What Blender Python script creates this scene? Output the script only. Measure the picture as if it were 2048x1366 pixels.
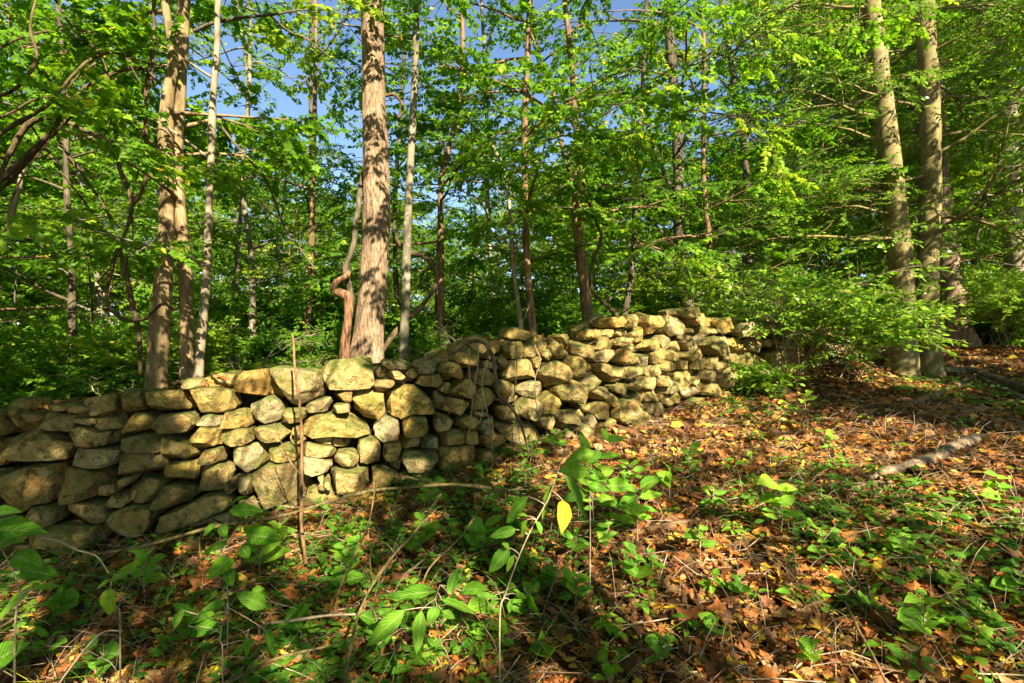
import bpy, math, random
import numpy as np
from mathutils import Vector

for _o in list(bpy.data.objects):
    bpy.data.objects.remove(_o)
SC = bpy.context.scene
COL = SC.collection
R_ = math.radians

# ------------------------------------------------------------------ camera, sky, sun, exposure
F = 1000.0                                   # focal length in photograph pixels (2048 wide)
cd = bpy.data.cameras.new('camera')
cd.sensor_width = 36.0
cd.lens = 36.0 * F / 2048.0
cd.clip_start, cd.clip_end = 0.05, 600.0
cam = bpy.data.objects.new('camera', cd)
COL.objects.link(cam)
cam.location = (0, 0, 0)
cam.rotation_euler = (R_(90), 0, 0)
SC.camera = cam

SUN_AZ, SUN_EL = 155.0, 36.0                 # clockwise from +Y (view direction), degrees
SUN = np.array([math.sin(R_(SUN_AZ)) * math.cos(R_(SUN_EL)),
                math.cos(R_(SUN_AZ)) * math.cos(R_(SUN_EL)), math.sin(R_(SUN_EL))])
W = bpy.data.worlds.new('World')
SC.world = W
W.use_nodes = True
nt = W.node_tree
nt.nodes.clear()
sky = nt.nodes.new('ShaderNodeTexSky')
sky.sky_type = 'NISHITA'
sky.sun_disc = False
sky.sun_elevation = R_(SUN_EL)
sky.sun_rotation = R_(SUN_AZ)
sky.air_density, sky.dust_density, sky.ozone_density = 1.0, 0.2, 3.0
bg = nt.nodes.new('ShaderNodeBackground')
bg.inputs['Strength'].default_value = 0.056
wo = nt.nodes.new('ShaderNodeOutputWorld')
nt.links.new(sky.outputs[0], bg.inputs[0])
nt.links.new(bg.outputs[0], wo.inputs[0])

ld = bpy.data.lights.new('sun', 'SUN')
ld.energy = 5.0
ld.angle = R_(0.5)
ld.color = (1.0, 0.91, 0.74)
sun = bpy.data.objects.new('sun', ld)
COL.objects.link(sun)
sun.location = tuple(SUN * 40)
sun.rotation_euler = Vector(tuple(SUN)).to_track_quat('Z', 'Y').to_euler()

SC.view_settings.view_transform = 'Standard'
SC.view_settings.look = 'None'
SC.view_settings.exposure = 2.12
SC.view_settings.gamma = 1.0
SC.view_settings.use_curve_mapping = False
try:
    SC.cycles.max_bounces = 8
    SC.cycles.transmission_bounces = 6
    SC.cycles.use_denoising = True
except Exception:
    pass

# ------------------------------------------------------------------ helpers
rng = np.random.default_rng(11)


def px(u, v, Y):
    return np.array([(u - 1024.0) / F * Y, Y, (683.0 - v) / F * Y])


def unit(a):
    a = np.asarray(a, float)
    return a / (np.linalg.norm(a, axis=-1, keepdims=True) + 1e-12)


class Noise:
    """smooth sum-of-sines noise, about -1..1"""
    def __init__(self, seed, freq=1.0, octaves=3, dim=3):
        r = np.random.default_rng(seed)
        self.w = []
        for o in range(octaves):
            k = unit(r.normal(size=(7, dim))) * freq * (1.9 ** o) * r.uniform(0.7, 1.3, (7, 1))
            self.w.append((k, r.uniform(0, 6.28, 7), 0.55 ** o))

    def __call__(self, p):
        s = 0.0
        for k, ph, a in self.w:
            s = s + a * np.sin(p @ k.T + ph).sum(-1) / 2.6
        return s


class MB:
    """triangle mesh builder"""
    def __init__(self):
        self.v, self.f, self.t, self.m, self.n = [], [], [], [], 0

    def add(self, v, f, tint=0.5, mat=0):
        v = np.asarray(v, np.float32).reshape(-1, 3)
        f = np.asarray(f, np.int32).reshape(-1, 3)
        self.v.append(v)
        self.f.append(f + self.n)
        self.t.append(np.broadcast_to(np.asarray(tint, np.float32), (len(v),)))
        self.m.append(np.full(len(f), mat, np.int32))
        self.n += len(v)

    def inst(self, tv, tf, pos, rot, scale, tint, mat=0):
        """tv k,3 template; pos N,3; rot N,3,3 with columns the axes; scale N"""
        N, k = len(pos), len(tv)
        if N == 0:
            return
        v = np.einsum('nij,kj->nki', rot, tv) * np.asarray(scale)[:, None, None] + np.asarray(pos)[:, None, :]
        f = (np.asarray(tf)[None] + (np.arange(N) * k)[:, None, None]).reshape(-1, 3)
        self.add(v.reshape(-1, 3), f, np.repeat(np.asarray(tint, np.float32), k), mat)

    def build_mesh(self, name, mats, smooth=False):
        me = bpy.data.meshes.new(name)
        if self.n:
            v = np.concatenate(self.v)
            f = np.concatenate(self.f)
            t = np.concatenate(self.t)
            m = np.concatenate(self.m)
            me.vertices.add(len(v))
            me.vertices.foreach_set('co', v.ravel())
            me.loops.add(len(f) * 3)
            me.loops.foreach_set('vertex_index', f.ravel())
            me.polygons.add(len(f))
            me.polygons.foreach_set('loop_start', np.arange(0, len(f) * 3, 3, dtype=np.int32))
            me.polygons.foreach_set('material_index', m)
            me.polygons.foreach_set('use_smooth', np.full(len(f), smooth))
            a = me.attributes.new('tint', 'FLOAT', 'POINT')
            a.data.foreach_set('value', np.ascontiguousarray(t, np.float32))
            me.update(calc_edges=True)
        for mt in (mats if isinstance(mats, (list, tuple)) else [mats]):
            me.materials.append(mt)
        return me

    def build(self, name, mats, parent=None, smooth=False):
        return obj(name, self.build_mesh(name, mats, smooth), parent)


def obj(name, me, parent=None):
    o = bpy.data.objects.new(name, me)
    COL.objects.link(o)
    if parent is not None:
        o.parent = parent
    return o


def tag(o, label=None, cat=None, group=None, kind=None):
    for k, v in (('label', label), ('category', cat), ('group', group), ('kind', kind)):
        if v:
            o[k] = v
    return o


def thing(name, label, cat, loc=(0, 0, 0), group=None):
    o = bpy.data.objects.new(name, None)
    o.empty_display_size = 0.1
    COL.objects.link(o)
    o.location = tuple(float(q) for q in loc)
    return tag(o, label, cat, group)


def copy_tree(src, label=None, group=None):
    c = src.copy()
    COL.objects.link(c)
    if label:
        c['label'] = label
    if group:
        c['group'] = group
    for ch in [o for o in bpy.data.objects if o.parent is src]:
        d = ch.copy()
        COL.objects.link(d)
        d.parent = c
    return c


def smooth_path(pts, per=6):
    """Catmull-Rom through pts (N,k)"""
    P = np.asarray(pts, float)
    if len(P) < 3:
        t = np.linspace(0, 1, per + 1)[:, None]
        return P[0] * (1 - t) + P[-1] * t
    Q = np.vstack([2 * P[0] - P[1], P, 2 * P[-1] - P[-2]])
    out = []
    for i in range(1, len(Q) - 2):
        for t in np.linspace(0, 1, per, endpoint=False):
            a, b, c, d = Q[i - 1], Q[i], Q[i + 1], Q[i + 2]
            out.append(0.5 * ((2 * b) + (c - a) * t + (2 * a - 5 * b + 4 * c - d) * t * t + (3 * b - a - 3 * c + d) * t ** 3))
    out.append(P[-1])
    return np.array(out)


def tube(mb, path, rad, sides=6, tint=0.5, mat=0, noise=None, namp=0.0, cap=True):
    path = np.asarray(path, float)
    n = len(path)
    rad = np.broadcast_to(np.asarray(rad, float), (n,))
    T = np.gradient(path, axis=0)
    T = unit(T)
    ref = np.array([0, 1.0, 0]) if abs(T[:, 1]).mean() < 0.8 else np.array([1.0, 0, 0])
    A = unit(np.cross(T, ref))
    B = np.cross(T, A)
    ang = np.linspace(0, 2 * math.pi, sides, endpoint=False)
    ring = A[:, None] * np.cos(ang)[None, :, None] + B[:, None] * np.sin(ang)[None, :, None]
    if noise is not None:
        s = 1 + namp * noise(ring * rad[:, None, None] + path[:, None, :])
        ring = ring * s[..., None]
    v = path[:, None, :] + ring * rad[:, None, None]
    v = v.reshape(-1, 3)
    i = np.arange(n - 1)[:, None] * sides
    j = np.arange(sides)[None]
    a, b = i + j, i + (j + 1) % sides
    c, d = a + sides, b + sides
    f = np.concatenate([np.stack([a, b, d], -1).reshape(-1, 3), np.stack([a, d, c], -1).reshape(-1, 3)])
    if cap:
        v = np.vstack([v, path[0], path[-1]])
        k0, k1 = n * sides, n * sides + 1
        jj = np.arange(sides)
        f = np.vstack([f, np.stack([np.full(sides, k0), (jj + 1) % sides, jj], -1),
                       np.stack([np.full(sides, k1), (n - 1) * sides + jj, (n - 1) * sides + (jj + 1) % sides], -1)])
    mb.add(v, f, tint, mat)


# ------------------------------------------------------------------ materials
def new_mat(name):
    m = bpy.data.materials.new(name)
    m.use_nodes = True
    nt = m.node_tree
    nt.nodes.clear()
    out = nt.nodes.new('ShaderNodeOutputMaterial')
    return m, nt, out


def nd(nt, typ, **kw):
    n = nt.nodes.new(typ)
    for k, v in kw.items():
        if k.startswith('i_'):
            n.inputs[k[2:].replace('_', ' ')].default_value = v
        else:
            setattr(n, k, v)
    return n


def ramp(nt, fac, stops, interp='LINEAR'):
    r = nt.nodes.new('ShaderNodeValToRGB')
    r.color_ramp.interpolation = interp
    e = r.color_ramp.elements
    while len(e) > 1:
        e.remove(e[-1])
    e[0].position, e[0].color = stops[0][0], (*stops[0][1], 1)
    for p, c in stops[1:]:
        q = e.new(p)
        q.color = (*c, 1)
    nt.links.new(fac, r.inputs['Fac'])
    return r.outputs['Color']


def mixc(nt, fac, a, b, typ='MIX'):
    m = nt.nodes.new('ShaderNodeMix')
    m.data_type = 'RGBA'
    m.blend_type = typ
    for s, val in ((0, fac), (6, a), (7, b)):
        if hasattr(val, 'is_linked') or hasattr(val, 'links'):
            nt.links.new(val, m.inputs[s])
        elif s == 0:
            m.inputs[0].default_value = val
        else:
            m.inputs[s].default_value = (*val, 1)
    return m.outputs[2]


def leaf_mat(name, stops, transl=0.42, rough=0.55, gain_t=2.0):
    m, nt, out = new_mat(name)
    at = nd(nt, 'ShaderNodeAttribute', attribute_name='tint')
    col = ramp(nt, at.outputs['Fac'], stops)
    geo = nd(nt, 'ShaderNodeTexCoord')
    nz = nd(nt, 'ShaderNodeTexNoise', i_Scale=28.0, i_Detail=2.0)
    nt.links.new(geo.outputs['Object'], nz.inputs['Vector'])
    var = ramp(nt, nz.outputs['Fac'], [(0.3, (0.72, 0.72, 0.72)), (0.7, (1.2, 1.2, 1.2))])
    col = mixc(nt, 1.0, col, var, 'MULTIPLY')
    p = nd(nt, 'ShaderNodeBsdfPrincipled')
    p.inputs['Roughness'].default_value = rough
    p.inputs['Specular IOR Level'].default_value = 0.13
    nt.links.new(col, p.inputs['Base Color'])
    t = nd(nt, 'ShaderNodeBsdfTranslucent')
    g = mixc(nt, 1.0, col, (gain_t * 1.1, gain_t * 1.15, gain_t * 0.5), 'MULTIPLY')
    nt.links.new(g, t.inputs['Color'])
    mx = nd(nt, 'ShaderNodeMixShader', i_Fac=transl)
    nt.links.new(p.outputs[0], mx.inputs[1])
    nt.links.new(t.outputs[0], mx.inputs[2])
    nt.links.new(mx.outputs[0], out.inputs['Surface'])
    return m


def bark_mat(name, dark, light, scale=(26, 26, 3.5), bump=0.5, moss=None, moss_amt=0.0, patch=None):
    m, nt, out = new_mat(name)
    tc = nd(nt, 'ShaderNodeTexCoord')
    mp = nd(nt, 'ShaderNodeMapping')
    mp.inputs['Scale'].default_value = scale
    nt.links.new(tc.outputs['Object'], mp.inputs['Vector'])
    n1 = nd(nt, 'ShaderNodeTexNoise', i_Scale=1.0, i_Detail=5.0, i_Roughness=0.65, i_Distortion=0.4)
    nt.links.new(mp.outputs[0], n1.inputs['Vector'])
    col = ramp(nt, n1.outputs['Fac'], [(0.36, dark), (0.62, light)])
    n2 = nd(nt, 'ShaderNodeTexNoise', i_Scale=3.0, i_Detail=4.0)
    nt.links.new(tc.outputs['Object'], n2.inputs['Vector'])
    sh = ramp(nt, n2.outputs['Fac'], [(0.3, (0.7, 0.7, 0.68)), (0.7, (1.2, 1.18, 1.15))])
    col = mixc(nt, 1.0, col, sh, 'MULTIPLY')
    if patch:
        n3 = nd(nt, 'ShaderNodeTexNoise', i_Scale=5.0, i_Detail=5.0, i_Roughness=0.7)
        nt.links.new(tc.outputs['Object'], n3.inputs['Vector'])
        pf = ramp(nt, n3.outputs['Fac'], [(0.54, (0, 0, 0)), (0.62, (1, 1, 1))])
        col = mixc(nt, pf, col, patch)
    if moss:
        n4 = nd(nt, 'ShaderNodeTexNoise', i_Scale=4.0, i_Detail=5.0, i_Roughness=0.7)
        nt.links.new(tc.outputs['Object'], n4.inputs['Vector'])
        mf = ramp(nt, n4.outputs['Fac'], [(0.62 - moss_amt, (0, 0, 0)), (0.72 - moss_amt, (1, 1, 1))])
        col = mixc(nt, mf, col, moss)
    p = nd(nt, 'ShaderNodeBsdfPrincipled')
    p.inputs['Roughness'].default_value = 0.85
    p.inputs['Specular IOR Level'].default_value = 0.2
    nt.links.new(col, p.inputs['Base Color'])
    b = nd(nt, 'ShaderNodeBump', i_Strength=bump, i_Distance=0.02)
    nt.links.new(n1.outputs['Fac'], b.inputs['Height'])
    nt.links.new(b.outputs[0], p.inputs['Normal'])
    nt.links.new(p.outputs[0], out.inputs['Surface'])
    return m


def stone_mat(name):
    m, nt, out = new_mat(name)
    tc = nd(nt, 'ShaderNodeTexCoord')
    oi = nd(nt, 'ShaderNodeObjectInfo')
    base = ramp(nt, oi.outputs['Random'], [(0.0, (0.37, 0.24, 0.055)), (0.15, (0.43, 0.29, 0.08)), (0.3, (0.25, 0.185, 0.06)), (0.42, (0.46, 0.325, 0.12)),
                                           (0.55, (0.31, 0.215, 0.055)), (0.68, (0.34, 0.27, 0.14)), (0.8, (0.43, 0.29, 0.085)), (0.9, (0.22, 0.165, 0.065)), (1.0, (0.42, 0.235, 0.05))])
    wv = nd(nt, 'ShaderNodeVectorMath', operation='ADD')
    sc = nd(nt, 'ShaderNodeVectorMath', operation='SCALE')
    sc.inputs[0].default_value = (37.0, 91.0, 53.0)
    nt.links.new(oi.outputs['Random'], sc.inputs['Scale'])
    nt.links.new(tc.outputs['Object'], wv.inputs[0])
    nt.links.new(sc.outputs[0], wv.inputs[1])
    vec = wv.outputs[0]

    def noise(scale, detail=5.0, rough=0.6, dist=0.0):
        n = nd(nt, 'ShaderNodeTexNoise', i_Scale=scale, i_Detail=detail, i_Roughness=rough, i_Distortion=dist)
        nt.links.new(vec, n.inputs['Vector'])
        return n.outputs['Fac']
    big, mid, fine = noise(4.5, 4.0), noise(13.0, 6.0, 0.68, 0.4), noise(55.0, 5.0, 0.7)
    col = mixc(nt, 1.0, base, ramp(nt, mid, [(0.25, (0.45, 0.43, 0.40)), (0.5, (1, 1, 1)), (0.75, (1.35, 1.3, 1.22))]), 'MULTIPLY')
    # iron stain, grey lichen, green lichen, moss
    rust = ramp(nt, big, [(0.56, (0, 0, 0)), (0.70, (0.8, 0.8, 0.8))])
    col = mixc(nt, rust, col, (0.40, 0.185, 0.045))
    l1 = ramp(nt, noise(7.5, 7.0, 0.72, 0.6), [(0.57, (0, 0, 0)), (0.62, (0.85, 0.85, 0.85))])
    col = mixc(nt, l1, col, (0.31, 0.275, 0.15))
    l2 = ramp(nt, noise(6.0, 7.0, 0.72, 0.8), [(0.53, (0, 0, 0)), (0.60, (0.85, 0.85, 0.85))])
    col = mixc(nt, l2, col, (0.15, 0.145, 0.028))
    l3 = ramp(nt, noise(9.0, 8.0, 0.75, 0.5), [(0.555, (0, 0, 0)), (0.61, (0.85, 0.85, 0.85))])
    col = mixc(nt, l3, col, (0.06, 0.055, 0.022))
    geo = nd(nt, 'ShaderNodeNewGeometry')
    sep = nd(nt, 'ShaderNodeSeparateXYZ')
    nt.links.new(geo.outputs['Normal'], sep.inputs[0])
    mm = nd(nt, 'ShaderNodeMath', operation='MULTIPLY_ADD')
    nt.links.new(sep.outputs['Z'], mm.inputs[0])
    mm.inputs[1].default_value = 0.30
    nt.links.new(mid, mm.inputs[2])
    mf = ramp(nt, mm.outputs[0], [(0.66, (0, 0, 0)), (0.78, (0.85, 0.85, 0.85))])
    col = mixc(nt, mf, col, (0.11, 0.13, 0.028))
    col = mixc(nt, 1.0, col, ramp(nt, fine, [(0.3, (0.78, 0.78, 0.78)), (0.7, (1.2, 1.2, 1.2))]), 'MULTIPLY')
    p = nd(nt, 'ShaderNodeBsdfPrincipled')
    p.inputs['Roughness'].default_value = 0.9
    p.inputs['Specular IOR Level'].default_value = 0.15
    nt.links.new(col, p.inputs['Base Color'])
    vo = nd(nt, 'ShaderNodeTexVoronoi', i_Scale=15.0)
    nt.links.new(vec, vo.inputs['Vector'])
    h0 = nd(nt, 'ShaderNodeMath', operation='MULTIPLY_ADD')
    nt.links.new(vo.outputs['Distance'], h0.inputs[0])
    h0.inputs[1].default_value = 0.7
    nt.links.new(mid, h0.inputs[2])
    hs = nd(nt, 'ShaderNodeMath', operation='MULTIPLY_ADD')
    nt.links.new(fine, hs.inputs[0])
    hs.inputs[1].default_value = 0.55
    nt.links.new(h0.outputs[0], hs.inputs[2])
    b = nd(nt, 'ShaderNodeBump', i_Strength=1.0, i_Distance=0.045)
    nt.links.new(hs.outputs[0], b.inputs['Height'])
    nt.links.new(b.outputs[0], p.inputs['Normal'])
    nt.links.new(p.outputs[0], out.inputs['Surface'])
    return m


def ground_mat():
    m, nt, out = new_mat('forest_floor')
    tc = nd(nt, 'ShaderNodeTexCoord')
    v = nd(nt, 'ShaderNodeTexVoronoi', i_Scale=14.0)
    nt.links.new(tc.outputs['Object'], v.inputs['Vector'])
    sp = nd(nt, 'ShaderNodeSeparateColor')
    nt.links.new(v.outputs['Color'], sp.inputs[0])
    c = ramp(nt, sp.outputs[0], [(0.0, (0.035, 0.02, 0.01)), (0.35, (0.09, 0.05, 0.022)), (0.6, (0.15, 0.075, 0.03)),
                                 (0.8, (0.19, 0.10, 0.035)), (1.0, (0.07, 0.075, 0.02))])
    n = nd(nt, 'ShaderNodeTexNoise', i_Scale=30.0, i_Detail=6.0, i_Roughness=0.7)
    nt.links.new(tc.outputs['Object'], n.inputs['Vector'])
    c = mixc(nt, 1.0, c, ramp(nt, n.outputs['Fac'], [(0.3, (0.45, 0.45, 0.45)), (0.7, (1.2, 1.2, 1.2))]), 'MULTIPLY')
    p = nd(nt, 'ShaderNodeBsdfPrincipled')
    p.inputs['Roughness'].default_value = 0.95
    p.inputs['Specular IOR Level'].default_value = 0.1
    nt.links.new(c, p.inputs['Base Color'])
    b = nd(nt, 'ShaderNodeBump', i_Strength=0.8, i_Distance=0.03)
    nt.links.new(n.outputs['Fac'], b.inputs['Height'])
    nt.links.new(b.outputs[0], p.inputs['Normal'])
    nt.links.new(p.outputs[0], out.inputs['Surface'])
    return m


def veined(m):
    nt = m.node_tree
    p = next(n for n in nt.nodes if n.type == 'BSDF_PRINCIPLED')
    src = p.inputs['Base Color'].links[0].from_socket
    rib = nd(nt, 'ShaderNodeAttribute', attribute_name='rib').outputs['Fac']
    along = nd(nt, 'ShaderNodeAttribute', attribute_name='along').outputs['Fac']
    k = nd(nt, 'ShaderNodeMath', operation='MULTIPLY_ADD')
    nt.links.new(rib, k.inputs[0])
    k.inputs[1].default_value = 0.30
    nt.links.new(along, k.inputs[2])
    sn = nd(nt, 'ShaderNodeMath', operation='MULTIPLY')
    nt.links.new(k.outputs[0], sn.inputs[0])
    sn.inputs[1].default_value = 58.0
    w = nd(nt, 'ShaderNodeMath', operation='SINE')
    nt.links.new(sn.outputs[0], w.inputs[0])
    v1 = ramp(nt, w.outputs[0], [(0.80, (0, 0, 0)), (1.0, (0.45, 0.45, 0.45))])
    v2 = ramp(nt, rib, [(0.86, (0, 0, 0)), (0.97, (0.8, 0.8, 0.8))])
    col = mixc(nt, v1, src, (0.20, 0.34, 0.05))
    col = mixc(nt, v2, col, (0.26, 0.36, 0.08))
    tc = nd(nt, 'ShaderNodeTexCoord')
    nz = nd(nt, 'ShaderNodeTexNoise', i_Scale=38.0, i_Detail=4.0, i_Roughness=0.7)
    nt.links.new(tc.outputs['Object'], nz.inputs['Vector'])
    br = ramp(nt, nz.outputs['Fac'], [(0.66, (0, 0, 0)), (0.70, (0.8, 0.8, 0.8))])
    col = mixc(nt, br, col, (0.16, 0.09, 0.02))
    nt.links.new(col, p.inputs['Base Color'])
    b = nd(nt, 'ShaderNodeBump', i_Strength=0.35, i_Distance=0.01)
    nt.links.new(w.outputs[0], b.inputs['Height'])
    nt.links.new(b.outputs[0], p.inputs['Normal'])


G1 = [(0.0, (0.030, 0.085, 0.006)), (0.45, (0.092, 0.200, 0.011)), (0.8, (0.19, 0.300, 0.014)), (0.93, (0.29, 0.36, 0.018)), (1.0, (0.46, 0.36, 0.03))]
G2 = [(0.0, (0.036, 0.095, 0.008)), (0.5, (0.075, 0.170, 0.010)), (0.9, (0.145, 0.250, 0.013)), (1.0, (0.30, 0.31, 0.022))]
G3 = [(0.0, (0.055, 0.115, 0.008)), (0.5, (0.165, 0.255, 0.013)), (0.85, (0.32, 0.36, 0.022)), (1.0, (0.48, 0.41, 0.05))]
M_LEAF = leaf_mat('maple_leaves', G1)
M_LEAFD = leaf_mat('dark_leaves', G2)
M_LEAFY = leaf_mat('yellow_green_leaves', G3)
M_HOLLY = leaf_mat('holly_leaves', [(0.0, (0.05, 0.115, 0.010)), (0.5, (0.115, 0.225, 0.015)), (0.9, (0.20, 0.31, 0.022)), (1.0, (0.33, 0.33, 0.04))], transl=0.22, rough=0.3)
M_PLANT = leaf_mat('seedling_leaves', [(0.0, (0.055, 0.16, 0.012)), (0.5, (0.105, 0.255, 0.014)), (0.8, (0.19, 0.33, 0.018)), (0.9, (0.30, 0.36, 0.03)), (1.0, (0.62, 0.40, 0.02))], transl=0.35)
veined(M_PLANT)
M_LITTER = leaf_mat('fallen_leaves', [(0.0, (0.035, 0.017, 0.008)), (0.2, (0.11, 0.05, 0.02)), (0.42, (0.28, 0.098, 0.03)), (0.6, (0.46, 0.155, 0.028)),
                                      (0.74, (0.36, 0.22, 0.10)), (0.86, (0.50, 0.30, 0.035)), (0.94, (0.58, 0.40, 0.03)), (1.0, (0.30, 0.075, 0.03))], transl=0.2, rough=0.5, gain_t=1.2)
M_COVER = leaf_mat('ground_cover_leaves', [(0.0, (0.04, 0.12, 0.015)), (0.5, (0.09, 0.21, 0.02)), (0.85, (0.20, 0.32, 0.03)), (1.0, (0.42, 0.40, 0.03))])
M_BARK_MAIN = bark_mat('ridged_tan_bark', (0.095, 0.058, 0.03), (0.345, 0.235, 0.14), (46, 46, 12.0), 1.0)
M_BARK_MOSSY = bark_mat('mossy_brown_bark', (0.12, 0.08, 0.035), (0.30, 0.21, 0.10), (22, 22, 6), 0.5, (0.24, 0.19, 0.02), 0.04)
M_BARK_GREY = bark_mat('grey_smooth_bark', (0.10, 0.085, 0.05), (0.22, 0.185, 0.115), (10, 10, 5), 0.25, patch=(0.27, 0.235, 0.16))
M_BARK_PALE = bark_mat('pale_bark', (0.16, 0.12, 0.07), (0.31, 0.245, 0.16), (12, 12, 6), 0.4, patch=(0.20, 0.18, 0.10))
M_BARK_BROWN = bark_mat('brown_bark', (0.09, 0.05, 0.022), (0.24, 0.15, 0.075), (24, 24, 4), 0.6)
M_BARK_DARK = bark_mat('dark_bark', (0.045, 0.035, 0.02), (0.13, 0.10, 0.06), (20, 20, 4), 0.5)
M_BARK_HOLLY = bark_mat('holly_bark', (0.10, 0.08, 0.025), (0.23, 0.18, 0.066), (9, 9, 7), 0.35, (0.10, 0.09, 0.02), 0.03, patch=(0.25, 0.195, 0.095))
M_VINE = bark_mat('vine_bark', (0.05, 0.033, 0.015), (0.14, 0.095, 0.045), (30, 30, 8), 0.6)
M_VINE_RED = bark_mat('shaggy_red_vine_bark', (0.07, 0.03, 0.014), (0.28, 0.145, 0.07), (45, 45, 9), 0.9)
M_TWIG = bark_mat('dry_twigs', (0.20, 0.14, 0.08), (0.40, 0.31, 0.20), (20, 20, 20), 0.2)
M_STICK = bark_mat('stick_bark', (0.09, 0.045, 0.02), (0.21, 0.12, 0.055), (30, 30, 8), 0.5)
M_FLAKY = bark_mat('lichened_branch_bark', (0.06, 0.045, 0.015), (0.20, 0.15, 0.055), (40, 40, 25), 0.7)
M_LOG = bark_mat('weathered_log', (0.10, 0.065, 0.035), (0.30, 0.215, 0.13), (14, 40, 40), 0.8, (0.10, 0.11, 0.03), -0.02)
M_STONE = stone_mat('field_stone')
M_GROUND = ground_mat()
M_GAP_SHADE = bark_mat('gap_shade_earth', (0.012, 0.009, 0.005), (0.035, 0.026, 0.014), (20, 20, 20), 0.6)  # near-black earth, darkened to give the shade between the wall stones

# ------------------------------------------------------------------ wall line and ground shape
WU = np.array([-420, -200, 0, 300, 600, 900, 1100, 1250, 1430, 1600, 1750])
WY = np.array([3.66, 3.72, 3.80, 3.95, 4.15, 4.58, 5.05, 5.55, 6.45, 7.5, 8.6])
WB = np.array([1215, 1165, 1125, 1080, 1015, 945, 885, 850, 795, 742, 712])     # base, photo rows
WTU = np.array([-420, 0, 200, 370, 450, 640, 700, 880, 930, 1030, 1190, 1225, 1400, 1480, 1750])
WTV = np.array([860, 830, 805, 775, 748, 745, 730, 735, 690, 672, 690, 640, 632, 645, 650])


def wallY(u):
    return np.interp(u, WU, WY)


def wall_pt(u, v):
    Y = wallY(u)
    return np.array([(u - 1024.0) / F * Y, Y, (683.0 - v) / F * Y])


ctrl = []
for u, y, b in zip(WU, WY, WB):
    p = wall_pt(u, b)
    ctrl.append(p)
ctrl += [np.array(q, float) for q in (
    (0, 2.2, -1.50), (-2.5, 2.4, -1.70), (2.0, 2.0, -1.34), (3.5, 4.3, -1.02), (5.6, 6.6, -0.72), (6.5, 8.0, -0.60), (-1.2, 3.0, -1.50),
    (0.9, 3.6, -1.20), (5, 3, -0.95), (0, 0, -1.52), (4, -2, -1.2), (-5, -2, -1.9), (0, -12, -2.0), (9, 8.5, -0.25), (12.5, 12, -0.10),
    (-4.4, 5.6, -1.15), (-2.0, 5.6, -1.02), (-0.4, 6.1, -0.82), (1.2, 7.3, -0.55), (-6, 12, -1.3), (0, 12, -0.9), (5.5, 12, -0.35), (0, 25, -1.0),
    (14, 25, -0.1), (-16, 25, -1.7), (-30, 60, -2.0), (0, 70, -1.2), (40, 60, 0.5), (30, 10, 0.8), (-30, 5, -2.8), (30, -20, -0.5), (-30, -25, -3.2), (0, 110, -1.2))]
ctrl = np.array(ctrl)


def _phi(r2):
    return np.where(r2 > 1e-9, r2 * np.log(r2 + 1e-12), 0.0)


_n = len(ctrl)
_d = ((ctrl[:, None, :2] - ctrl[None, :, :2]) ** 2).sum(-1)
_A = np.zeros((_n + 3, _n + 3))
_A[:_n, :_n] = _phi(_d) + np.eye(_n) * 0.35
_A[:_n, _n] = 1
_A[:_n, _n + 1:] = ctrl[:, :2]
_A[_n, :_n] = 1
_A[_n + 1:, :_n] = ctrl[:, :2].T
_sol = np.linalg.solve(_A, np.concatenate([ctrl[:, 2], [0, 0, 0]]))
_bump = Noise(5, 1.6, 3, 2)


def ground_z(x, y):
    x, y = np.asarray(x, float), np.asarray(y, float)
    sh = x.shape
    p = np.stack([x.ravel(), y.ravel()], -1)
    out = np.empty(len(p))
    for i in range(0, len(p), 20000):
        q = p[i:i + 20000]
        r2 = ((q[:, None] - ctrl[None, :, :2]) ** 2).sum(-1)
        out[i:i + 20000] = _phi(r2) @ _sol[:_n] + _sol[_n] + q @ _sol[_n + 1:] + 0.022 * _bump(q)
    return out.reshape(sh)


def gz(x, y):
    return float(ground_z(np.array([x]), np.array([y]))[0])


def graded(lo, a, b, hi, fine, nc):
    k = np.linspace(0, 1, nc + 1)[1:] ** 2
    return np.concatenate([(a - (a - lo) * k)[::-1], np.arange(a, b, fine), b + (hi - b) * np.concatenate([[0], k])])


gx = graded(-90, -7, 13, 90, 0.14, 26)
gy = graded(-60, 0.5, 15, 140, 0.14, 26)
GX, GY = np.meshgrid(gx, gy)
GZ = ground_z(GX, GY)
mb = MB()
nx, ny = len(gx), len(gy)
ii, jj = np.meshgrid(np.arange(nx - 1), np.arange(ny - 1))
a = (jj * nx + ii).ravel()
mb.add(np.stack([GX, GY, GZ], -1).reshape(-1, 3),
       np.concatenate([np.stack([a, a + 1, a + nx + 1], -1), np.stack([a, a + nx + 1, a + nx], -1)]))
tag(mb.build('ground', M_GROUND, None, True), kind='structure')


def in_wall(x, y, pad=0.0):
    """True where the wall stands in plan"""
    u = 1024 + F * x / np.maximum(y, 0.05)
    w = wallY(u)
    return (y > w - 0.06 - pad) & (y < w + 0.75 + pad) & (u > -420) & (u < 1760) & (y > 0.5)


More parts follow.
